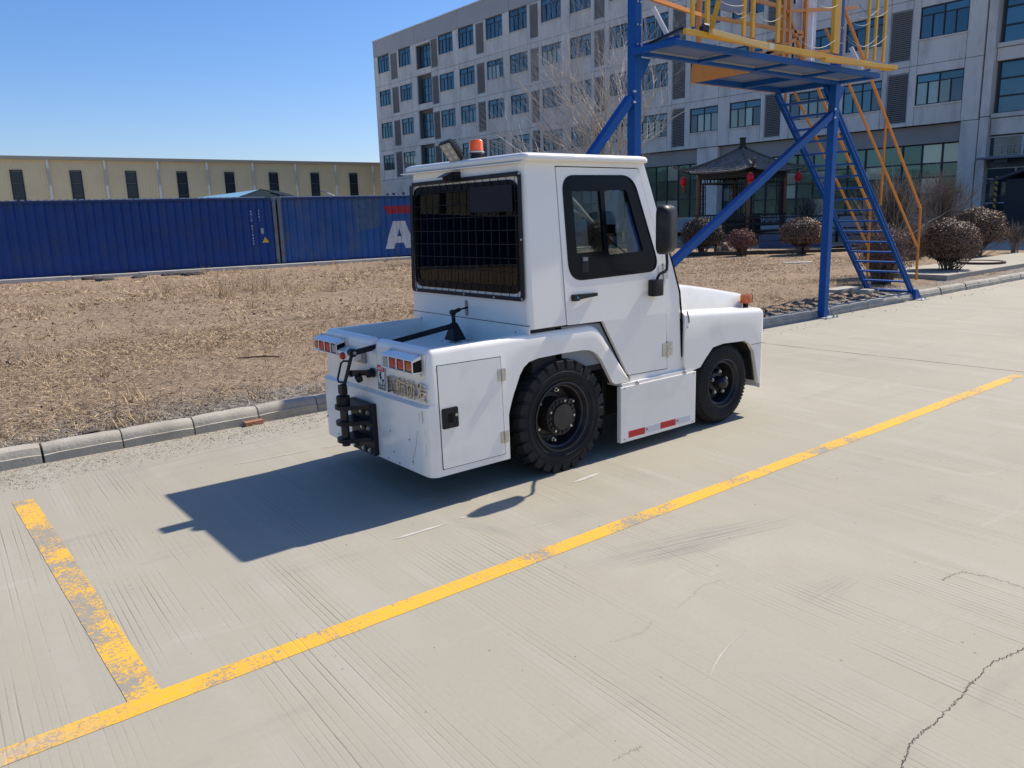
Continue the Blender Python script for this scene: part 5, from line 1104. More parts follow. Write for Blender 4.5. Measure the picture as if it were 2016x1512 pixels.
# slate band under the cladding, pier, ground-floor curtain wall
s = 19.33
for a, b in ((19.33, 27.0), (27.0, 35.05), (36.85, 44.4), (46.0, 53.5), (53.5, 61)) : panel(a, b, 4.80, 5.79, BAND, -.95, -.42, 'band_panel')
for a, b in ((35.06, 36.84), (44.41, 45.99)): panel(a, b, 0, 5.79, CLAD, -.95, -.10, 'pier')
panel(18.42, 19.30, .0, 5.79, CLAD, -.95, .02, 'pier'); 
for r in range(4): pass
def curtain(s0, s1, z0, z1, n, zs, row=0):
    fr = MB(); w_ = s1-s0; m_ = .05
    for k in range(n+1): x = w_*k/n; fr.bb((x-m_, 0, 0), (x+m_, .10, z1-z0))
    for z in [0]+zs+[z1-z0]: fr.bb((0, .0, z-.04), (w_, .09, z+.04))
    o = fr.build('curtain_wall_frame', FRAME, FAC); o.location = (s0, -.80, z0); zz = [0]+zs+[z1-z0]
    for k in range(n):
        for j in range(len(zz)-1):
            a, b = w_*k/n+m_, w_*(k+1)/n-m_; c, e = zz[j]+.04, zz[j+1]-.04
            if b-a < .05: continue
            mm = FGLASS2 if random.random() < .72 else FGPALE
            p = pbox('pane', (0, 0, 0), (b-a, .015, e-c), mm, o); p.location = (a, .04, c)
    return o
curtain(19.33, 27.0, 1.0, 4.79, 7, [1.1, 2.0, 2.75]); curtain(27.05, 35.0, 1.0, 4.79, 7, [1.1, 2.0, 2.75]); curtain(36.86, 44.35, 1.0, 4.79, 7, [1.35, 2.7]); curtain(46.0, 53.5, 1.0, 4.79, 7, [1.35, 2.7])
pbox('plinth', (19.31, -.95, 0), (69.9, -.55, .98), mat('pale_plinth', (.34, .345, .36), .7, var=.1, world=True)); pbox('plinth_ledge', (19.31, -.97, .985), (69.9, -.50, 1.05), CLAD)
pbox('stair_plinth', (53.5, -.95, 1.06), (61, -.70, 4.8), BAND)
for a, b in ((61.05, 65.2), (65.2, 69.9), (69.9, 73.0), (73.0, 77.3), (77.3, 81.6)):
    panel(a, b, 2.4, 5.79); panel(a, b, 0, 2.4)
for a in (80.0, 78.6, 76.5, 72.0): pbox('small_window', (a, .0, 3.75), (a+.55, .03, 4.35), FGSCR)
# stair tower part at the right with big windows between floors
panel(17.95, 18.40, 5.9, 20.5, CLAD, -.62, -.02, 'pier'); panel(17.95, 18.40, 0, 3.75, CLAD, -.62, -.02, 'pier'); panel(17.95, 18.40, 3.78, 5.88, CLAD, -.62, -.02, 'pier')
for z0, z1 in ((6.03, 8.55), (9.45, 12.0), (12.9, 15.4), (16.3, 18.8)):
    fr = MB(); W_ = 9.0
    for x in (0, .95, 2.35, 3.6, 4.9, 6.2, 7.5, 8.9): fr.bb((x-.05, 0, 0), (x+.05, .09, z1-z0))
    for z in (0, .84, 1.7, z1-z0): fr.bb((0, 0, z-.045), (8.95, .085, z+.045))
    o = fr.build('window', FRAME, FAC); o.location = (8.9, -.60, z0); xs = (0, .95, 2.35, 3.6, 4.9, 6.2, 7.5, 8.9); zs = (0, .84, 1.7, z1-z0)
    for i in range(7):
        for j in range(3): p = pbox('pane', (0, 0, 0), (xs[i+1]-xs[i]-.1, .015, zs[j+1]-zs[j]-.09), FGLASS if random.random() < .8 else FGSCR, o); p.location = (xs[i]+.05, .03, zs[j]+.045)
    pbox('sill', (8.9, -.60, z0-.22), (17.93, -.20, z0-.01), CLAD)
for z0, z1 in ((4.95, 5.79), (8.58, 9.22), (12.02, 12.66), (15.42, 16.06), (18.82, 20.5)): panel(8.9, 17.94, z0, z1, CLAD, -.6, -.30, 'band_panel')
# entrance: fanlight row, canopy beam, glazed doors
fr = MB()
for x in (0, 1.62, 3.2, 4.8, 6.4, 8.0): fr.bb((x-.05, 0, 0), (x+.05, .08, 1.04))
for z in (0, 1.0): fr.bb((0, 0, z-.03), (8.0, .085, z+.03))
o = fr.build('window', WFRAME, FAC); o.location = (10.0, -.56, 3.86)
for i in range(5): p = pbox('pane', (0, 0, 0), (1.5, .012, .94), FGSCR, o); p.location = ((0, 1.62, 3.2, 4.8, 6.4)[i]+.05, .02, .03)
rl = MB()
for k in range(26): rl.tube([(.3+k*.28, -.0, 0), (.3+k*.28, 0, .48)], .012, 4)
rl.tube([(.2, 0, .5), (7.6, 0, .5)], .02, 5).tube([(.2, 0, .05), (7.6, 0, .05)], .015, 5); o = rl.build('balcony_rail', WFRAME, FAC); o.location = (10.1, -.47, 3.9)
pbox('canopy_beam', (8, -.6, 3.70), (17.93, .95, 3.80), mat('canopy_grey', (.14, .16, .18), .5)); pbox('canopy_fascia', (8, -.6, 3.33), (17.93, -.35, 3.69), mat('canopy_fascia', (.10, .12, .14), .5))
mb = MB().tube([(17.6, .5, 3.62), (8, .5, 3.62)], .04, 6)
for s_ in (16.9, 15.2, 13.4): mb.bb((s_-.3, .3, 3.5), (s_+.3, .7, 3.66))
mb.build('canopy_lamp', mat('canopy_lamp', (.05, .06, .07), .5), FAC)
fr = MB()
for x in (0, 1.0, 2.4, 3.8): fr.bb((x-.04, 0, 0), (x+.04, .08, 3.28))
for z in (0, 1.48, 2.72, 3.25): fr.bb((0, 0, z-.03), (3.8, .085, z+.03))
o = fr.build('entrance_glazing', WFRAME, FAC); o.location = (14.2, -.56, .03)
for i, (a, b) in enumerate(((0, 1.0), (1.0, 2.4), (2.4, 3.8))):
    for c, e in ((0, 1.48), (1.48, 2.72), (2.72, 3.25)): p = pbox('pane', (0, 0, 0), (b-a-.08, .012, e-c-.06), FGSCR, o); p.location = (a+.04, .02, c+.03)
YB = mat('guard_yellow', (.55, .36, .05), .5)
gp_ = pbox('striped_guard', (17.32, -.35, .74), (17.44, -.25, 2.86), YB)
for k in range(7): MB().add([(17.315, -.352+.0, .80+k*.3), (17.445, -.352, .90+k*.3), (17.445, -.352, 1.02+k*.3), (17.315, -.352, .92+k*.3), (17.315, -.245, .80+k*.3), (17.445, -.245, .90+k*.3), (17.445, -.245, 1.02+k*.3), (17.315, -.245, .92+k*.3)], [(0, 1, 2, 3), (4, 7, 6, 5), (0, 4, 5, 1), (1, 5, 6, 2), (2, 6, 7, 3), (3, 7, 4, 0)]).build('black_stripe', BLACK, gp_)
# dark shed with ribbed walls at the far right
q = ground(1968, 468, 0); shx = Vector((37.5, 13.75, 0))
ds_ = thing('dark_shed', 'dark ribbed metal shed with low pitched roof at the right edge', 'shed', shx, 0)
BM = mat('dark_ribbed_metal', (.020, .024, .034), .6)
MB().bb((0.1, -7, 0), (5, -.05, 2.5)).build('wall', BM, ds_)
for k in range(16): MB().bb((.06, -7, .10+k*.15), (.10, -.02, .19+k*.15)).build('cladding_rib', BM, ds_)
rfm = MB().add([(-.2, .35, 2.42), (5.2, .35, 2.42), (5.2, -3.2, 3.59), (-.2, -3.2, 3.59), (-.2, .35, 2.54), (5.2, .35, 2.54), (5.2, -3.2, 3.71), (-.2, -3.2, 3.71), (-.2, -7.0, 2.42), (5.2, -7, 2.42), (5.2, -7, 2.54), (-.2, -7, 2.54)], [(0, 1, 2, 3), (4, 7, 6, 5), (0, 4, 5, 1), (1, 5, 6, 2), (3, 7, 4, 0), (3, 2, 9, 8), (7, 11, 10, 6), (8, 9, 10, 11), (3, 8, 11, 7)])
rfm.build('roof', mat('dark_tile_roof', (.045, .05, .06), .6), ds_)
pf = MB(); 
for k in range(12): t = k/12; pf.beam((-.22, .35-3.5*t, 2.56+1.17*t), (5.2, .35-3.5*t, 2.56+1.17*t), .05, .06)
tag(pf.build('roof_ribs', BM, ds_), kind='stuff')
q1 = ground(1895, 470, .5)
pl_ = MB().bb((0, 0, 0), (.4, 1.3, .75)).build('planter', mat('blue_grey_planter', (.06, .10, .12), .6)); pl_.location = (41.0, 14.2, 0); tag(pl_, 'low blue grey box standing beside the striped pole at the entrance', 'planter')

# ================================================================== blue and yellow access platform
PT = thing('access_platform', 'blue steel access platform with yellow rails and a steep stair', 'access platform', (0, 0, 0))
def column(x, label=None):
    c = MB().bb((x-.055, 6.285, .012), (x+.055, 6.395, 4.7)).build('column', BLUE, PT, bevel=.006)
    b = MB().bb((x-.13, 6.19, 0), (x+.19, 6.44, .014)).build('base_plate', mat('galvanised_plate', (.38, .40, .42), .5, metal=.4, dirt=(.2, .16, .12), dirt_amt=.5), c)
    for s in (1,): MB().add([(x+.09, 6.335, .014), (x+.19, 6.335, .014), (x+.19, 6.335, .04), (x+.105, 6.335, .19), (x+.09, 6.335, .19), (x+.09, 6.345, .014), (x+.19, 6.345, .014), (x+.19, 6.345, .04), (x+.105, 6.345, .19), (x+.09, 6.345, .19)], [(0, 1, 2, 3, 4), (9, 8, 7, 6, 5), (0, 5, 6, 1), (1, 6, 7, 2), (2, 7, 8, 3), (3, 8, 9, 4)]).build('gusset', BLUE, c)
    for a, q in ((-.13, 6.20), (.06, 6.20), (.17, 6.20), (.17, 6.44), (-.13, 6.44), (.12, 6.22)): MB().lathe([(.014, 0), (.014, .016), (.008, .017), (.008, .035), (0, .035)], (x+a, q, .014), (0, 0, 1), 6).build('anchor_bolt', STEEL, c)
    for z in (3.42, 3.62, 3.85, 4.05):
        for a in (-.035, .06): MB().lathe([(.011, 0), (.011, .008), (0, .010)], (x+a*.5, 6.285, z), (0, -1, 0), 6).build('bolt', STEEL, c)
    MB().add([(x+.05, 6.30, 3.29), (x+.22, 6.30, 3.29), (x+.05, 6.30, 3.02), (x+.05, 6.38, 3.29), (x+.22, 6.38, 3.29), (x+.05, 6.38, 3.02)], [(0, 1, 2), (5, 4, 3), (0, 3, 4, 1), (1, 4, 5, 2), (2, 5, 3, 0)]).build('bracket', BLUE, c)
    pass
    return c
column(6.87); column(11.0)
for (xa, za, xb, zb) in ((10.94, 2.90, 5.75, .02), (6.80, 2.86, 4.10, .10)):
    bm_ = MB().beam((xa, 6.34, za), (xb, 6.34, zb), .085, .095, (0, 0, 1)).build('diagonal_brace', BLUE, PT, bevel=.005)
    for dx in (.0, -.02):
        for dz in (-.05, .09): MB().lathe([(.014, 0), (.014, .008), (0, .010)], (xa+.02+dx, 6.285, za+dz*.8), (0, -1, 0), 6).build('bolt', STEEL, bm_)
# deck: perimeter channel, cross members, plates, welded lips
X0, X1, Y0, Y1, ZD = 6.76, 10.97, 5.67, 6.28, 3.30
for a, b in (((X0, Y0, ZD), (X1, Y0+.06, ZD+.062)), ((X0, Y1-.06, ZD), (X1, Y1, ZD+.062)), ((X0, Y0+.06, ZD), (X0+.06, Y1-.06, ZD+.062)), ((X1-.06, Y0+.06, ZD), (X1, Y1-.06, ZD+.062))): MB().bb(a, b).build('deck_beam', BLUE, PT, bevel=.004)
xs = [X0+.06, 7.85, 8.95, 10.0, X1-.06]
for x in xs[1:-1]: MB().bb((x-.03, Y0+.06, ZD+.002), (x+.03, Y1-.06, ZD+.058)).build('cross_beam', BLUE, PT)
for a, b in zip(xs, xs[1:]):
    MB().bb((a+.03, Y0+.062, ZD+.050), (b-.03, Y1-.062, ZD+.056)).build('deck_plate', BLUE_D, PT)
    MB().bb((a+.05, Y1-.10, ZD+.035), (b-.05, Y1-.065, ZD+.049)).bb((b-.055, Y0+.08, ZD+.035), (b-.035, Y1-.105, ZD+.049)).build('weld_lip', mat('bare_weld_lip', (.34, .33, .33), .5), PT)
for a, b in (((8.95, Y1+.004, ZD), (11.0, Y1+.06, ZD+.09)), ((8.95, 7.14, ZD), (11.0, 7.20, ZD+.09)), ((8.95, Y1+.06, ZD), (9.01, 7.14, ZD+.09)), ((9.98, Y1+.06, ZD), (10.04, 7.14, ZD+.09)), ((10.94, Y1+.06, ZD), (11.0, 7.14, ZD+.09))): MB().bb(a, b).build('landing_beam', BLUE, PT, bevel=.004)
for a, b in ((9.01, 9.98), (10.04, 10.94)): MB().bb((a, Y1+.062, ZD+.07), (b, 7.138, ZD+.078)).build('landing_plate', BLUE_D, PT)
MB().bb((8.90, Y1+.02, ZD+.0), (8.94, 7.18, ZD+.24)).build('toe_board', ORNG, PT); MB().bb((8.94, 7.202, ZD), (11.0, 7.23, ZD+.2)).build('toe_board', ORNG, PT)
# yellow base channels and gate posts along the front edge
MB().beam((7.09, 5.60, 3.425), (11.08, 5.60, 3.42), .05, .065).build('base_rail', YELL, PT, bevel=.004); MB().beam((6.76, 5.56, 3.41), (8.16, 5.52, 3.40), .04, .05).build('sliding_rail', YELL, PT, bevel=.003)
MB().beam((7.10, 5.50, 3.43), (8.16, 5.50, 3.38), .05, .05).build('sliding_rail', mat('faded_yellow', (.72, .47, .15), .5), PT, bevel=.003); MB().beam((9.35, 5.55, 3.37), (11.14, 5.55, 3.43), .05, .05).build('sliding_rail', YELL, PT, bevel=.003)
MB().bb((8.10, 5.47, 3.36), (8.19, 5.53, 3.42)).build('rail_end', mat('pale_rail_end', (.7, .62, .45), .5), PT)
hg = MB().tube([(7.02, 5.56, 3.46), (7.06, 5.56, 3.50), (7.14, 5.56, 3.50)], .022, 6).bb((7.02, 5.53, 3.43), (7.12, 5.58, 3.48)); hg.build('gate_hinge', BLACK, PT)
MB().beam((6.96, 6.2, 3.42), (6.80, 5.62, 3.45), .03, .03).build('link_bar', BLACK, PT)
for a, w_ in ((6.93, .075), (7.17, .085), (7.80, .075), (7.96, .065), (8.44, .075), (10.44, .060), (10.64, .06), (10.87, .065)): MB().bb((a-w_*.34, 5.585, 3.48), (a+w_*.34, 5.615, 4.52)).build('gate_post', YELL, PT, bevel=.004)
MB().bb((9.59, 5.57, 3.475), (9.73, 5.62, 4.52)).build('main_post', YELL, PT, bevel=.006)
MB().tube([(7.24, 5.6, 3.49), (7.36, 5.6, 3.80), (7.38, 5.6, 3.95), (7.33, 5.6, 4.15), (7.20, 5.6, 4.4)], .036, 4).build('bent_post', YELL, PT); MB().bb((7.2, 5.585, 3.81), (7.36, 5.61, 3.87)).build('short_rail', ORNG, PT)
for z in (4.54,): MB().beam((6.9, 5.6, z), (10.9, 5.6, z), .04, .05).build('gate_rail', YELL, PT)
# orange lattice guard rails at the back of the platform
def rail(p0, p1, w_=.045, nm='guard_rail', m=ORNG): return MB().beam(p0, p1, w_, w_).build(nm, m, PT)
rail((7.0, 6.36, 3.95), (9.07, 7.2, 4.16)); rail((9.07, 7.2, 4.16), (11.5, 7.2, 4.20)); rail((10.20, 7.2, 4.50), (11.0, 7.2, 4.50)); rail((8.0, 7.2, 4.85), (11.5, 7.2, 4.85)); rail((10.1, 7.2, 3.62), (11.05, 7.2, 3.62)); rail((10.15, 7.2, 3.78), (12.3, 7.2, 4.02)); rail((11.05, 7.2, 4.45), (13.0, 7.2, 4.75))
for x in (9.05, 10.24, 10.98, 11.13, 11.56): rail((x, 7.2, 3.40), (x, 7.2, 4.86), .055, 'guard_post')
rail((11.1, 7.2, 4.45), (11.58, 7.2, 3.78)); rail((10.25, 7.2, 3.70), (11.5, 7.2, 4.16)); rail((10.4, 5.60, 4.9), (10.98, 6.34, 4.75), .03, 'guard_rail', BLUE)
WSH = mat('white_plastic_sheet', (.62, .62, .66), .5, var=.05)
ws = MB(); vs = []
for i in range(9):
    x = 11.42+.075*i; d = .02*math.sin(i*1.9)
    vs += [(x, 7.28+d, 3.86), (x, 7.28+d*1.4, 4.75)]
pso = ws.add(vs, [(2*i, 2*i+2, 2*i+3, 2*i+1) for i in range(8)]).build('plastic_sheet', WSH); tag(pso, 'white plastic sheet tied to the orange rails of the platform', 'plastic sheet')
bd = MB().bb((9.52, 7.24, 4.30), (10.2, 7.27, 5.0)).build('notice_board', mat('grey_board', (.26, .26, .29), .6)); tag(bd, 'grey notice board with red emblem hanging on the platform rails', 'notice board')
MB().bb((9.85, 7.232, 4.56), (10.2, 7.238, 4.9)).build('white_panel', mat('board_white', (.7, .7, .7), .5), bd); MB().bb((9.96, 7.224, 4.62), (10.12, 7.23, 4.68)).build('red_emblem', mat('board_red', (.5, .02, .02), .5), bd)
for x in (6.87, 11.0):
    MB().beam((x+.16, 6.22, 3.80), (x+.30, 6.12, 3.50), .018, .055, (0, 1, 0)).build('bright_brace', mat('sunlit_brace', (.78, .76, .70), .5), PT); MB().beam((x+.09, 6.3, 3.42), (x+.40, 6.05, 3.50), .03, .03).build('brace_foot', BLUE, PT)  # bright_brace: sun on its top face painted in as a white base colour
# twisted binding wires
WIRE = mat('binding_wire', (.22, .21, .20), .6); WIRED = mat('dark_binding_wire', (.05, .045, .05), .6)
def wire(p0, p1, sag, m=WIRE, r=.0032):
    p0, p1 = Vector(p0), Vector(p1); pts = [p0.lerp(p1, t/10)+Vector((0, 0, -sag*4*(t/10)*(1-t/10))) for t in range(11)]; MB().tube(pts, r, 4).build('binding_wire', m, PT)
wire((6.95, 5.57, 3.95), (7.75, 5.57, 3.78), .10); wire((7.4, 5.57, 3.65), (7.95, 5.56, 3.78), .08, WIRED); wire((7.5, 5.57, 3.75), (7.8, 5.56, 3.76), .08); wire((8.0, 5.57, 3.72), (8.46, 5.56, 3.76), .07); wire((8.47, 5.56, 3.76), (9.6, 5.56, 3.62), .20); wire((9.0, 5.56, 4.05), (9.62, 5.56, 4.02), .08); wire((9.78, 5.56, 3.95), (10.42, 5.56, 3.92), .09); wire((9.78, 5.56, 3.70), (10.64, 5.56, 3.78), .14); wire((9.78, 5.56, 3.74), (10.87, 5.56, 3.80), .16); wire((10.1, 5.56, 4.1), (10.86, 5.56, 4.12), .12, WIRED); wire((7.18, 5.56, 3.95), (7.42, 5.56, 3.93), -.03, WIRED); wire((9.78, 5.56, 4.05), (10.64, 5.56, 4.12), .14)
# stair: two channel stringers, flat treads, orange handrails
for y in (6.42, 7.20):
    for off in (.0, .075): MB().beam((14.07-off*.9, y, .10-off*.1), (10.95-off*.9, y, 3.30-off*.1), .045, .035).build('stair_stringer', BLUE, PT, bevel=.004)
    MB().beam((14.04, y+.02, .09), (10.91, y+.02, 3.29), .006, .12).build('stringer_web', BLUE, PT)
for k in range(18):
    t = (k+.15)/18; x = 14.0-3.08*t; z = .11+3.16*t
    tr_ = MB().bb((x-.075, 6.44, z), (x+.055, 7.18, z+.026)).build('stair_tread', BLUE, PT, bevel=.004)
MB().bb((13.86, 6.44, .10), (14.06, 7.18, .125)).build('stair_foot_plate', mat('scuffed_tread', (.26, .29, .34), .45, metal=.4), PT)
MB().bb((13.96, 6.22, .0), (14.24, 6.50, .012)).build('base_plate', mat('galvanised_plate'), PT); MB().add([(13.96, 6.34, .012), (14.20, 6.34, .012), (14.05, 6.34, .18), (13.96, 6.34, .18), (13.96, 6.46, .012), (14.20, 6.46, .012), (14.05, 6.46, .18), (13.96, 6.46, .18)], [(0, 1, 2, 3), (7, 6, 5, 4), (0, 4, 5, 1), (1, 5, 6, 2), (2, 6, 7, 3), (3, 7, 4, 0)]).build('stair_foot', BLUE, PT)
for a, q in ((14.16, 6.26), (14.21, 6.40), (14.0, 6.25)): MB().lathe([(.013, 0), (.013, .014), (.008, .015), (.008, .03), (0, .03)], (a, q, .012), (0, 0, 1), 6).build('anchor_bolt', STEEL, PT)
for y in (6.35, 7.22):
    MB().tube([(10.9, y, 4.58), (13.92, y, 1.55), (13.96, y, .35)], .024, 6).build('handrail', ORNG, PT); MB().tube([(10.7, y, 4.02), (13.90, y, .92)], .022, 6).build('handrail', ORNG, PT); MB().tube([(12.55, y, 2.95), (12.55, y, 1.62)], .022, 6).build('handrail_post', ORNG, PT); MB().tube([(11.15, y, 4.35), (11.15, y, 3.1)], .022, 6).build('handrail_post', ORNG, PT)
dcl = MB().bb((13.35, 6.62, -.02), (14.2, 7.30, .10)).build('concrete_pad', KERB); tag(dcl, 'rough concrete pad under the foot of the blue stair', 'concrete pad')

# ================================================================== garden pavilion
gc = Vector((0, 0, EYE))+ray(1458, 420)*36.5; GX, GY = gc.x, gc.y
GZ = thing('pavilion', 'dark timber garden pavilion with a four sided tiled roof', 'pavilion', (GX, GY, .45))
fwd = Vector((FW.x, FW.y, 0)).normalized(); rgt = Vector((RT.x, RT.y, 0)).normalized()
def gdir(lat, fw_): return rgt*lat+fwd*fw_
cdir = [gdir(-.118, -.993), gdir(.993, -.118), gdir(.118, .993), gdir(-.993, .118)]   # front, right, back, left corners
RE = 2.55; RA = Vector((0, 0, 3.92-.45+.35)); ze = 2.72-.0; 
# roof faces with tile rows
def lerp(a, b, t): return a+(b-a)*t
def roofpt(i, t, v):     # i face, t along eave, v 0 eave..1 apex ; concave profile
    A, B = cdir[i]*RE, cdir[(i+1) % 4]*RE; p = lerp(A, B, t)*(1-v); z = ze+(RA.z-ze)*(v**1.12)
    cor = (abs(t-.5)*2)**4; z += .16*cor*(1-v)**3; ext = 1+.05*cor*(1-v)**2; return Vector((p.x*ext, p.y*ext, z))
fm = MB()
for i in range(4):
    n1, n2 = 16, 10; vs = [roofpt(i, a/n1, b/n2) for b in range(n2+1) for a in range(n1+1)]
    fm.add(vs, [(b*(n1+1)+a, b*(n1+1)+a+1, (b+1)*(n1+1)+a+1, (b+1)*(n1+1)+a) for b in range(n2) for a in range(n1)])
rb_ = fm.build('roof', mat('roof_underlay', (.03, .028, .026), .8), GZ, smooth=40)
for i in range(4):
    tm = MB(); nr = 26
    for k in range(nr):
        t0 = (k+.5)/nr; pts = []; L_ = 9; 
        vmax = 1-abs(t0-.5)*0-.02
        # tile rolls run straight up the slope and stop at the hips
        A, B = cdir[i], cdir[(i+1) % 4]; side = (t0-.5)*2; m_ = (A+B)/2; tang = (B-A)
        vend = 1-abs(side); rows = max(1, int(11*vend))
        for r in range(rows+1):
            v0 = r/11; v1 = min((r+1.12)/11, 1.0)
            if v0 >= vend: break
            v1 = min(v1, vend+.02)
            # point on face whose lateral offset stays fixed
            def pt(v): tt = .5+side*.5/(max(1-v, 1e-3)); return roofpt(i, min(1, max(0, tt)), v)
            a, b = pt(v0), pt(v1); tm.beam(a+Vector((0, 0, .05)), b+Vector((0, 0, .022)), .075, .05)
    tag(tm.build('roof_tiles', TILE, GZ), kind='stuff')
    hp = [roofpt(i, 0, v/8)+Vector((0, 0, .07)) for v in range(0, 9)]; tip = hp[0]+cdir[i]*.38+Vector((0, 0, .16)); MB().tube([tip+cdir[i]*.10+Vector((0, 0, .10)), tip, hp[0]]+hp[1:], [.03, .05]+[.07]*9, 6).build('hip_ridge', mat('hip_ridge_tile', (.10, .09, .07), .6), GZ)
MB().lathe([(.16, -.08), (.20, .05), (.13, .12), (.13, .42), (.15, .44), (.15, .47), (0, .48)], (0, 0, RA.z), (0, 0, 1), 12).build('finial', WOOD, GZ, smooth=40)
RP = 1.92
pst = [c*RP for c in cdir]
for i, p in enumerate(pst):
    MB().tube([(p.x, p.y, .0), (p.x, p.y, 2.66)], .095, 10).build('post', WOODB, GZ, smooth=50)
for i in range(4):
    a, b = pst[i], pst[(i+1) % 4]
    def V3(t, z): q = lerp(a, b, t); return (q.x, q.y, z)
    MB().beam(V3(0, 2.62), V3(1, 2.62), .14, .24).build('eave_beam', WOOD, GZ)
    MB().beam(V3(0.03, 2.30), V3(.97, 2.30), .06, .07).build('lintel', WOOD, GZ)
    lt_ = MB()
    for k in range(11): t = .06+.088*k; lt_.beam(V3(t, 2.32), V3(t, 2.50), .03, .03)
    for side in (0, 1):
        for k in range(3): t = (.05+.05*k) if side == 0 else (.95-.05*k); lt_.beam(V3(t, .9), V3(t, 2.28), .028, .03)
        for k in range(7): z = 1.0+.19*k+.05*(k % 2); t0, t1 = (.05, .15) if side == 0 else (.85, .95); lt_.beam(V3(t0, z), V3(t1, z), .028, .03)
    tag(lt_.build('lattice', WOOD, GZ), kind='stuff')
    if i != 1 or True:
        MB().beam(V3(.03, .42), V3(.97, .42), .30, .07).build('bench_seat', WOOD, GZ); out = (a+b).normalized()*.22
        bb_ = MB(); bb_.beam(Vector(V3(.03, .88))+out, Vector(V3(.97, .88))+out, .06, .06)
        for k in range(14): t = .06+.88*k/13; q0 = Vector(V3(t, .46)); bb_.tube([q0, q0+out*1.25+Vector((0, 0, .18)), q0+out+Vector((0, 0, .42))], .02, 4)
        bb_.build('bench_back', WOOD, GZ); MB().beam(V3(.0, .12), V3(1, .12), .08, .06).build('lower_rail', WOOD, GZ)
MB().plate([[(c*2.35).to_2d()[:] for c in cdir]], lambda x_, y_, d: (x_, y_, -d), .40).build('plinth', mat('pavilion_plinth', (.10, .09, .08), .9, var=.2), GZ)
MB().box((0, 0, .42), (1.3, 1.3, .8)).build('table', WOOD, GZ)
for i, (px, py, lab) in enumerate(((1345, 358, 'red lantern hanging from the left roof corner of the pavilion, its tassel dangling'), (1477.5, 350, 'red lantern at the front roof corner of the pavilion, partly behind the blue brace'), (1571.5, 347.5, 'red lantern hanging from the right roof corner of the pavilion'))):
    c = [cdir[3], cdir[0], cdir[1]][i]*(RE+.33); base = Vector((GX, GY, .45))+c; d = (base-Vector((0, 0, EYE))).dot(FW); q = at_depth(px, py, d)
    l = thing('red_lantern', lab, 'lantern', q, 0, 'red lanterns on the pavilion corners')
    pr = [(.055, -.20), (.10, -.185)]+[(.10+.055*math.sin(PI*k/12)*1.0, -.17+.34*k/12) for k in range(13)]+[(.10, .185), (.055, .20)]
    lm = MB().lathe(pr, (0, 0, 0), (0, 0, 1), 18).build('lantern_body', LANT, l, smooth=50); MB().lathe([(.07, 0), (.07, .03)], (0, 0, .2), (0, 0, 1), 12).build('lantern_cap', mat('lantern_gold', (.45, .28, .05), .4), l); MB().lathe([(.07, 0), (.07, .03)], (0, 0, -.23), (0, 0, 1), 12).build('lantern_cap', mat('lantern_gold'), l)
    MB().tube([(0, 0, -.23), (0, 0, -.30), (0, 0, -.50 if i == 0 else -.3)], [.02, .035, .02], 6).build('tassel', LANT, l); MB().tube([(0, 0, .22), (0, 0, .42)], .006, 4).build('hook_wire', BLACK, l)
    
# dark rail fence and blue boards in front of the pavilion
f0, f1 = Vector((29.2, 21.6, 0)), Vector((37.5, 14.6, 0))
fe = thing('timber_rail_fence', 'dark timber rail fence running right of the pavilion', 'fence', f0); fd_ = f1-f0; n_ = 9
for k in range(n_+1): p = fd_*(k/n_); MB().bb((p.x-.05, p.y-.05, 0), (p.x+.05, p.y+.05, 1.25)).build('fence_post', WOOD, fe)
for z in (1.2, .95, .66, .36): MB().beam(Vector((0, 0, z)), fd_+Vector((0, 0, z)), .05, .07).build('fence_rail', WOOD, fe)
cb0, cb1 = ground(1345, 503, .12), ground(1790, 492, .12); cbo = MB().beam(cb0, cb1, .12, .2).build('garden_edging', mat('dark_edging', (.06, .055, .05), .9)); tag(cbo, 'dark low edging at the far side of the dry lawn', 'edging')
BBM = mat('blue_board', (.018, .06, .15), .45, var=.2)
pa, pb_ = ground(1494, 492, .1), ground(1625, 488, .1)
for k, (t0, t1, z0, z1) in enumerate(((0, .5, .04, .30), (.5, 1, .04, .30), (0, .5, .32, .55), (.5, 1, .32, .55))):
    a, b = pa.lerp(pb_, t0), pa.lerp(pb_, t1); o = MB().beam(a+Vector((0, 0, (z0+z1)/2)), b+Vector((0, 0, (z0+z1)/2)), .05, z1-z0-.02).build('blue_board', BBM)
    tag(o, ['lower blue board lying left behind the small red shrub', 'lower blue board lying behind the round shrub', 'upper blue board stacked left behind the small red shrub', 'upper blue board stacked behind the round shrub'][k], 'board')
rk = lump('garden_rock', ground(1424, 492, .25), (.42, .25, .30), mat('tan_rock', (.17, .12, .09), .9, var=.2), 5, 'brown rock beside the small red shrub', 'rock')

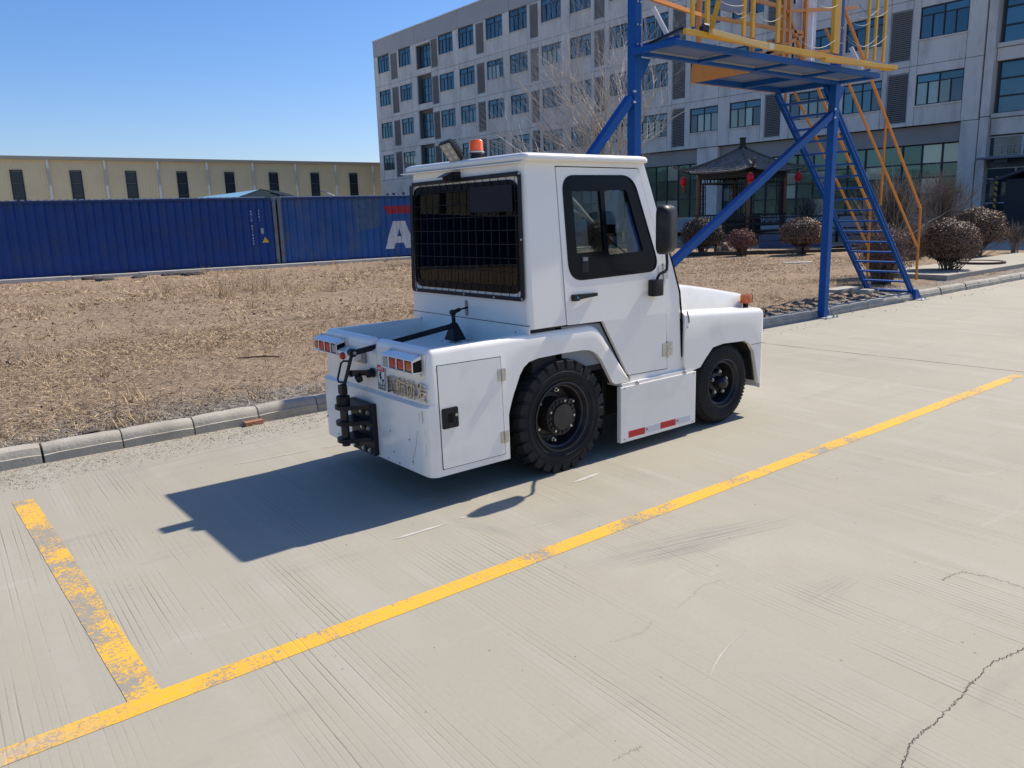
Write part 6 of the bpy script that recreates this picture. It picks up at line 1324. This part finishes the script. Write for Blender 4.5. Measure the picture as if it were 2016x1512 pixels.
# ================================================================== shrubs and trees
def twigs(n, c, rx, rz, r0, up=1.0, sub=3, spread=.6, seed=1, curl=.2):
    """fans of thin tapered twigs as flat-sided tubes; returns MB"""
    r = random.Random(seed); mb = MB(); tips = []
    for _ in range(n):
        a = r.uniform(0, 2*PI); t = abs(r.gauss(0, spread)); L = rz*r.uniform(.7, 1.05); d = Vector((math.cos(a)*math.sin(t)*rx/rz, math.sin(a)*math.sin(t)*rx/rz, math.cos(t))).normalized(); p = Vector(c)+Vector((r.gauss(0, .06), r.gauss(0, .06), 0)); pts = [p]
        for k in range(4): d = (d+Vector((r.gauss(0, curl), r.gauss(0, curl), .12*up))).normalized(); p = p+d*L/4; pts.append(p.copy())
        mb.tube(pts, [r0, r0*.8, r0*.6, r0*.45, r0*.2], 3, cap=False); tips.append(pts)
        for _ in range(sub):
            k = r.randint(1, 3); q = pts[k].copy(); e = (d+Vector((r.gauss(0, .7), r.gauss(0, .7), r.gauss(.2, .3)))).normalized(); l2 = L*r.uniform(.15, .4); pp = [q, q+e*l2*.5, q+e*l2+Vector((0, 0, .05))]; mb.tube(pp, [r0*.5, r0*.35, r0*.15], 3, cap=False); tips.append(pp)
    return mb, tips
def leafball(name, c, R, n, size, m, parent, seed=0, shell=.80, flat=1.0, bumps=.16, up=.0):
    g_ = np.random.default_rng(seed); d = g_.normal(size=(n, 3)); d /= np.linalg.norm(d, axis=1)[:, None]; d[:, 2] = np.where(d[:, 2] < -.55, -d[:, 2], d[:, 2])
    bmp = np.array([1+bumps*noise.noise(Vector(v)*2.2+Vector((seed, 0, 0)))+bumps*.6*noise.noise(Vector(v)*6) for v in d]); rad = (shell+(1-shell)*g_.random(n)**.6)*bmp
    P = d*rad[:, None]*np.array(R)+np.array([0, 0, 0]); nrm = d+g_.normal(0, .55, (n, 3)); nrm /= np.linalg.norm(nrm, axis=1)[:, None]; t = np.cross(nrm, g_.normal(size=(n, 3))); t /= np.linalg.norm(t, axis=1)[:, None]; b = np.cross(nrm, t); s = size*g_.uniform(.6, 1.3, (n, 1)); V = np.stack([P-t*s, P+b*s*.55, P+t*s, P-b*s*.55], 1)
    o = quads(name, V, m, parent); o.location = c; return o
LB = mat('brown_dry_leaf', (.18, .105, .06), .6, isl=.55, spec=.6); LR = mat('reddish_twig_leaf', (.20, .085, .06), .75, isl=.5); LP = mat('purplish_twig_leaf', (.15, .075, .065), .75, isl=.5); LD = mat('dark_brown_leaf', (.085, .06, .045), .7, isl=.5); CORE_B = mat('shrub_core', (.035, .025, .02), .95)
def shrub(name, label, px, py, half_w_px, top_px, leafm, n, size, seed, squash=1.0, corer=.72, group='rounded brown shrubs on the dry lawn', zb=.1, dense=True, stems=60):
    b = ground(px, py, zb); d = (b-Vector((0, 0, EYE))).dot(FW); pm_ = F_PX/d; rx = half_w_px/pm_; h = (py-top_px)/pm_; o = thing(name, label, 'shrub', b, 0, group)
    st, _ = twigs(stems, (0, 0, 0), rx*.8, h*.85, .012, seed=seed, spread=.55); st.build('stems', TWIG, o)
    cz = h*.56; rz = h*.46
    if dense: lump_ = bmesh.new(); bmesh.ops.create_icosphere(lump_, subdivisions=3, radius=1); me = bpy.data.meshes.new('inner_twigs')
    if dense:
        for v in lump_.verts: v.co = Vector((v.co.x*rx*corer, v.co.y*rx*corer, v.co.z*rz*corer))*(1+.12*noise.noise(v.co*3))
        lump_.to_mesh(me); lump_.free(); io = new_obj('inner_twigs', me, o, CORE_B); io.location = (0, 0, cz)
    f = leafball('foliage', (0, 0, cz), (rx, rx, rz), n, size, leafm, o, seed, shell=.70 if dense else .3)
    return o
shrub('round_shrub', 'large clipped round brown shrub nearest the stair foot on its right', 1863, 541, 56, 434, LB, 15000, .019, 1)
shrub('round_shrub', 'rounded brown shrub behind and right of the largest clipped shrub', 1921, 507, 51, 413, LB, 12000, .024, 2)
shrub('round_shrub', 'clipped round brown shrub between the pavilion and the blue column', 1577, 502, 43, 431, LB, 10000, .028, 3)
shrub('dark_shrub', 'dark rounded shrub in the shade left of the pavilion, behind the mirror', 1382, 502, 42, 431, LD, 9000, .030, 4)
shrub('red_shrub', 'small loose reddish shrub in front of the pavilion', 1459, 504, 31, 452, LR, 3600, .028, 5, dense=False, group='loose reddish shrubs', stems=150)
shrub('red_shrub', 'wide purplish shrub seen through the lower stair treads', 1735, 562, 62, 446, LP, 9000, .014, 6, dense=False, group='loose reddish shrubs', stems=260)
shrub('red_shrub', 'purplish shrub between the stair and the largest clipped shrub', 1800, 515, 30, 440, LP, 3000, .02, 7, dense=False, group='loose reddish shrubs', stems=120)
def bare(name, label, px, py, hw, top, n, r0, seed, m=TWIG, spread=.55, sub=5, group=None, zb=.1):
    b = ground(px, py, zb); d = (b-Vector((0, 0, EYE))).dot(FW); pm_ = F_PX/d; rx = hw/pm_; h = (py-top)/pm_; o = thing(name, label, 'shrub', b, 0, group)
    mb, tips = twigs(n, (0, 0, 0), rx, h, r0, seed=seed, spread=spread, sub=sub, curl=.13)
    tw_, _t = twigs(n*2, (0, 0, h*.35), rx*1.2, h*.62, r0*.6, seed=seed+50, spread=spread*1.2, sub=sub, curl=.16)
    mb.build('branches', BARK, o); tw_.build('twigs', m, o); return o
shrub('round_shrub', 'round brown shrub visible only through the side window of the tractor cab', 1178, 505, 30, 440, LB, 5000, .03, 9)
bare('bare_shrub', 'tall bare shrub with pale fanning stems behind the stair', 1748, 545, 75, 345, 70, .016, 21, group='tall bare shrubs behind the stair')
bare('bare_shrub', 'bare brown shrub behind the largest clipped shrub', 1845, 500, 75, 338, 95, .013, 22, spread=.7, group='tall bare shrubs behind the stair')
bare('bare_shrub', 'sparse gnarled bare shrub right of the pavilion before the glazing', 1590, 470, 50, 385, 26, .022, 23, spread=.8, sub=6, m=mat('dark_twig', (.04, .03, .028), .9))
bare('bare_shrub', 'low sparse twiggy shrub at the right edge beyond the manhole slab', 1995, 500, 28, 438, 22, .010, 24, spread=.7)
bare('bare_shrub', 'thin scrubby twigs at the foot of the pavilion hedge', 1560, 505, 45, 488, 20, .008, 25, spread=1.0)
# the tall bare tree
def tree(o, H_, seed, n0=7):
    r = random.Random(seed); trunk = MB(); br = MB(); fine = MB()
    def grow(p, d, L, rad, lev):
        k = 5; pts = [p]; dd = d.copy()
        for i in range(k): dd = (dd+Vector((r.gauss(0, .075), r.gauss(0, .075), .05 if lev else 0))).normalized(); p = p+dd*L/k; pts.append(p.copy())
        rs = [rad*(1-.55*i/k) for i in range(k+1)]
        (trunk if lev == 0 else br if lev < 3 else fine).tube(pts, rs, 7 if lev == 0 else 4 if lev < 3 else 3, cap=False)
        if lev >= 5: return
        nb = [9, 6, 5, 4, 3][lev]
        for j in range(nb):
            i = min(k, 1+int((k)*(j+.5+r.random()*.5)/nb)); a = r.uniform(0, 2*PI); t = r.uniform(.35, .75); ax = Vector((math.cos(a), math.sin(a), 0)); q = (pts[i]-pts[i-1]).normalized(); side = q.cross(ax).normalized(); nd = (q*math.cos(t)+side*math.sin(t)).normalized(); nd.z = abs(nd.z)*.55+(.22 if lev else .38); nd += Vector((-RT.x, -RT.y, 0))*(.18 if lev < 2 else .05); nd.normalize()
            grow(pts[i], nd, L*(r.uniform(.85, 1.15) if lev == 0 else r.uniform(.55, .82)), rs[i]*.62, lev+1)
    grow(Vector((0, 0, 0)), Vector((-.05, .02, 1)), H_*.33, .19, 0)
    return trunk, br, fine
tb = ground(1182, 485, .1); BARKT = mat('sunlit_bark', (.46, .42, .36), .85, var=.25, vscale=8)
to = thing('bare_tree', 'tall bare tree with fine spreading branches behind the tractor cab', 'tree', (tb.x*.98, tb.y*.98, .05))
t1, t2, t3 = tree(to, 12.2, 5); t1.build('trunk', BARKT, to, smooth=60); t2.build('branch_crown', BARKT, to); t3.build('twig_crown', mat('fine_twig', (.46, .42, .37), .85, isl=.35), to)
print('tree faces', len(t2.f), len(t3.f))
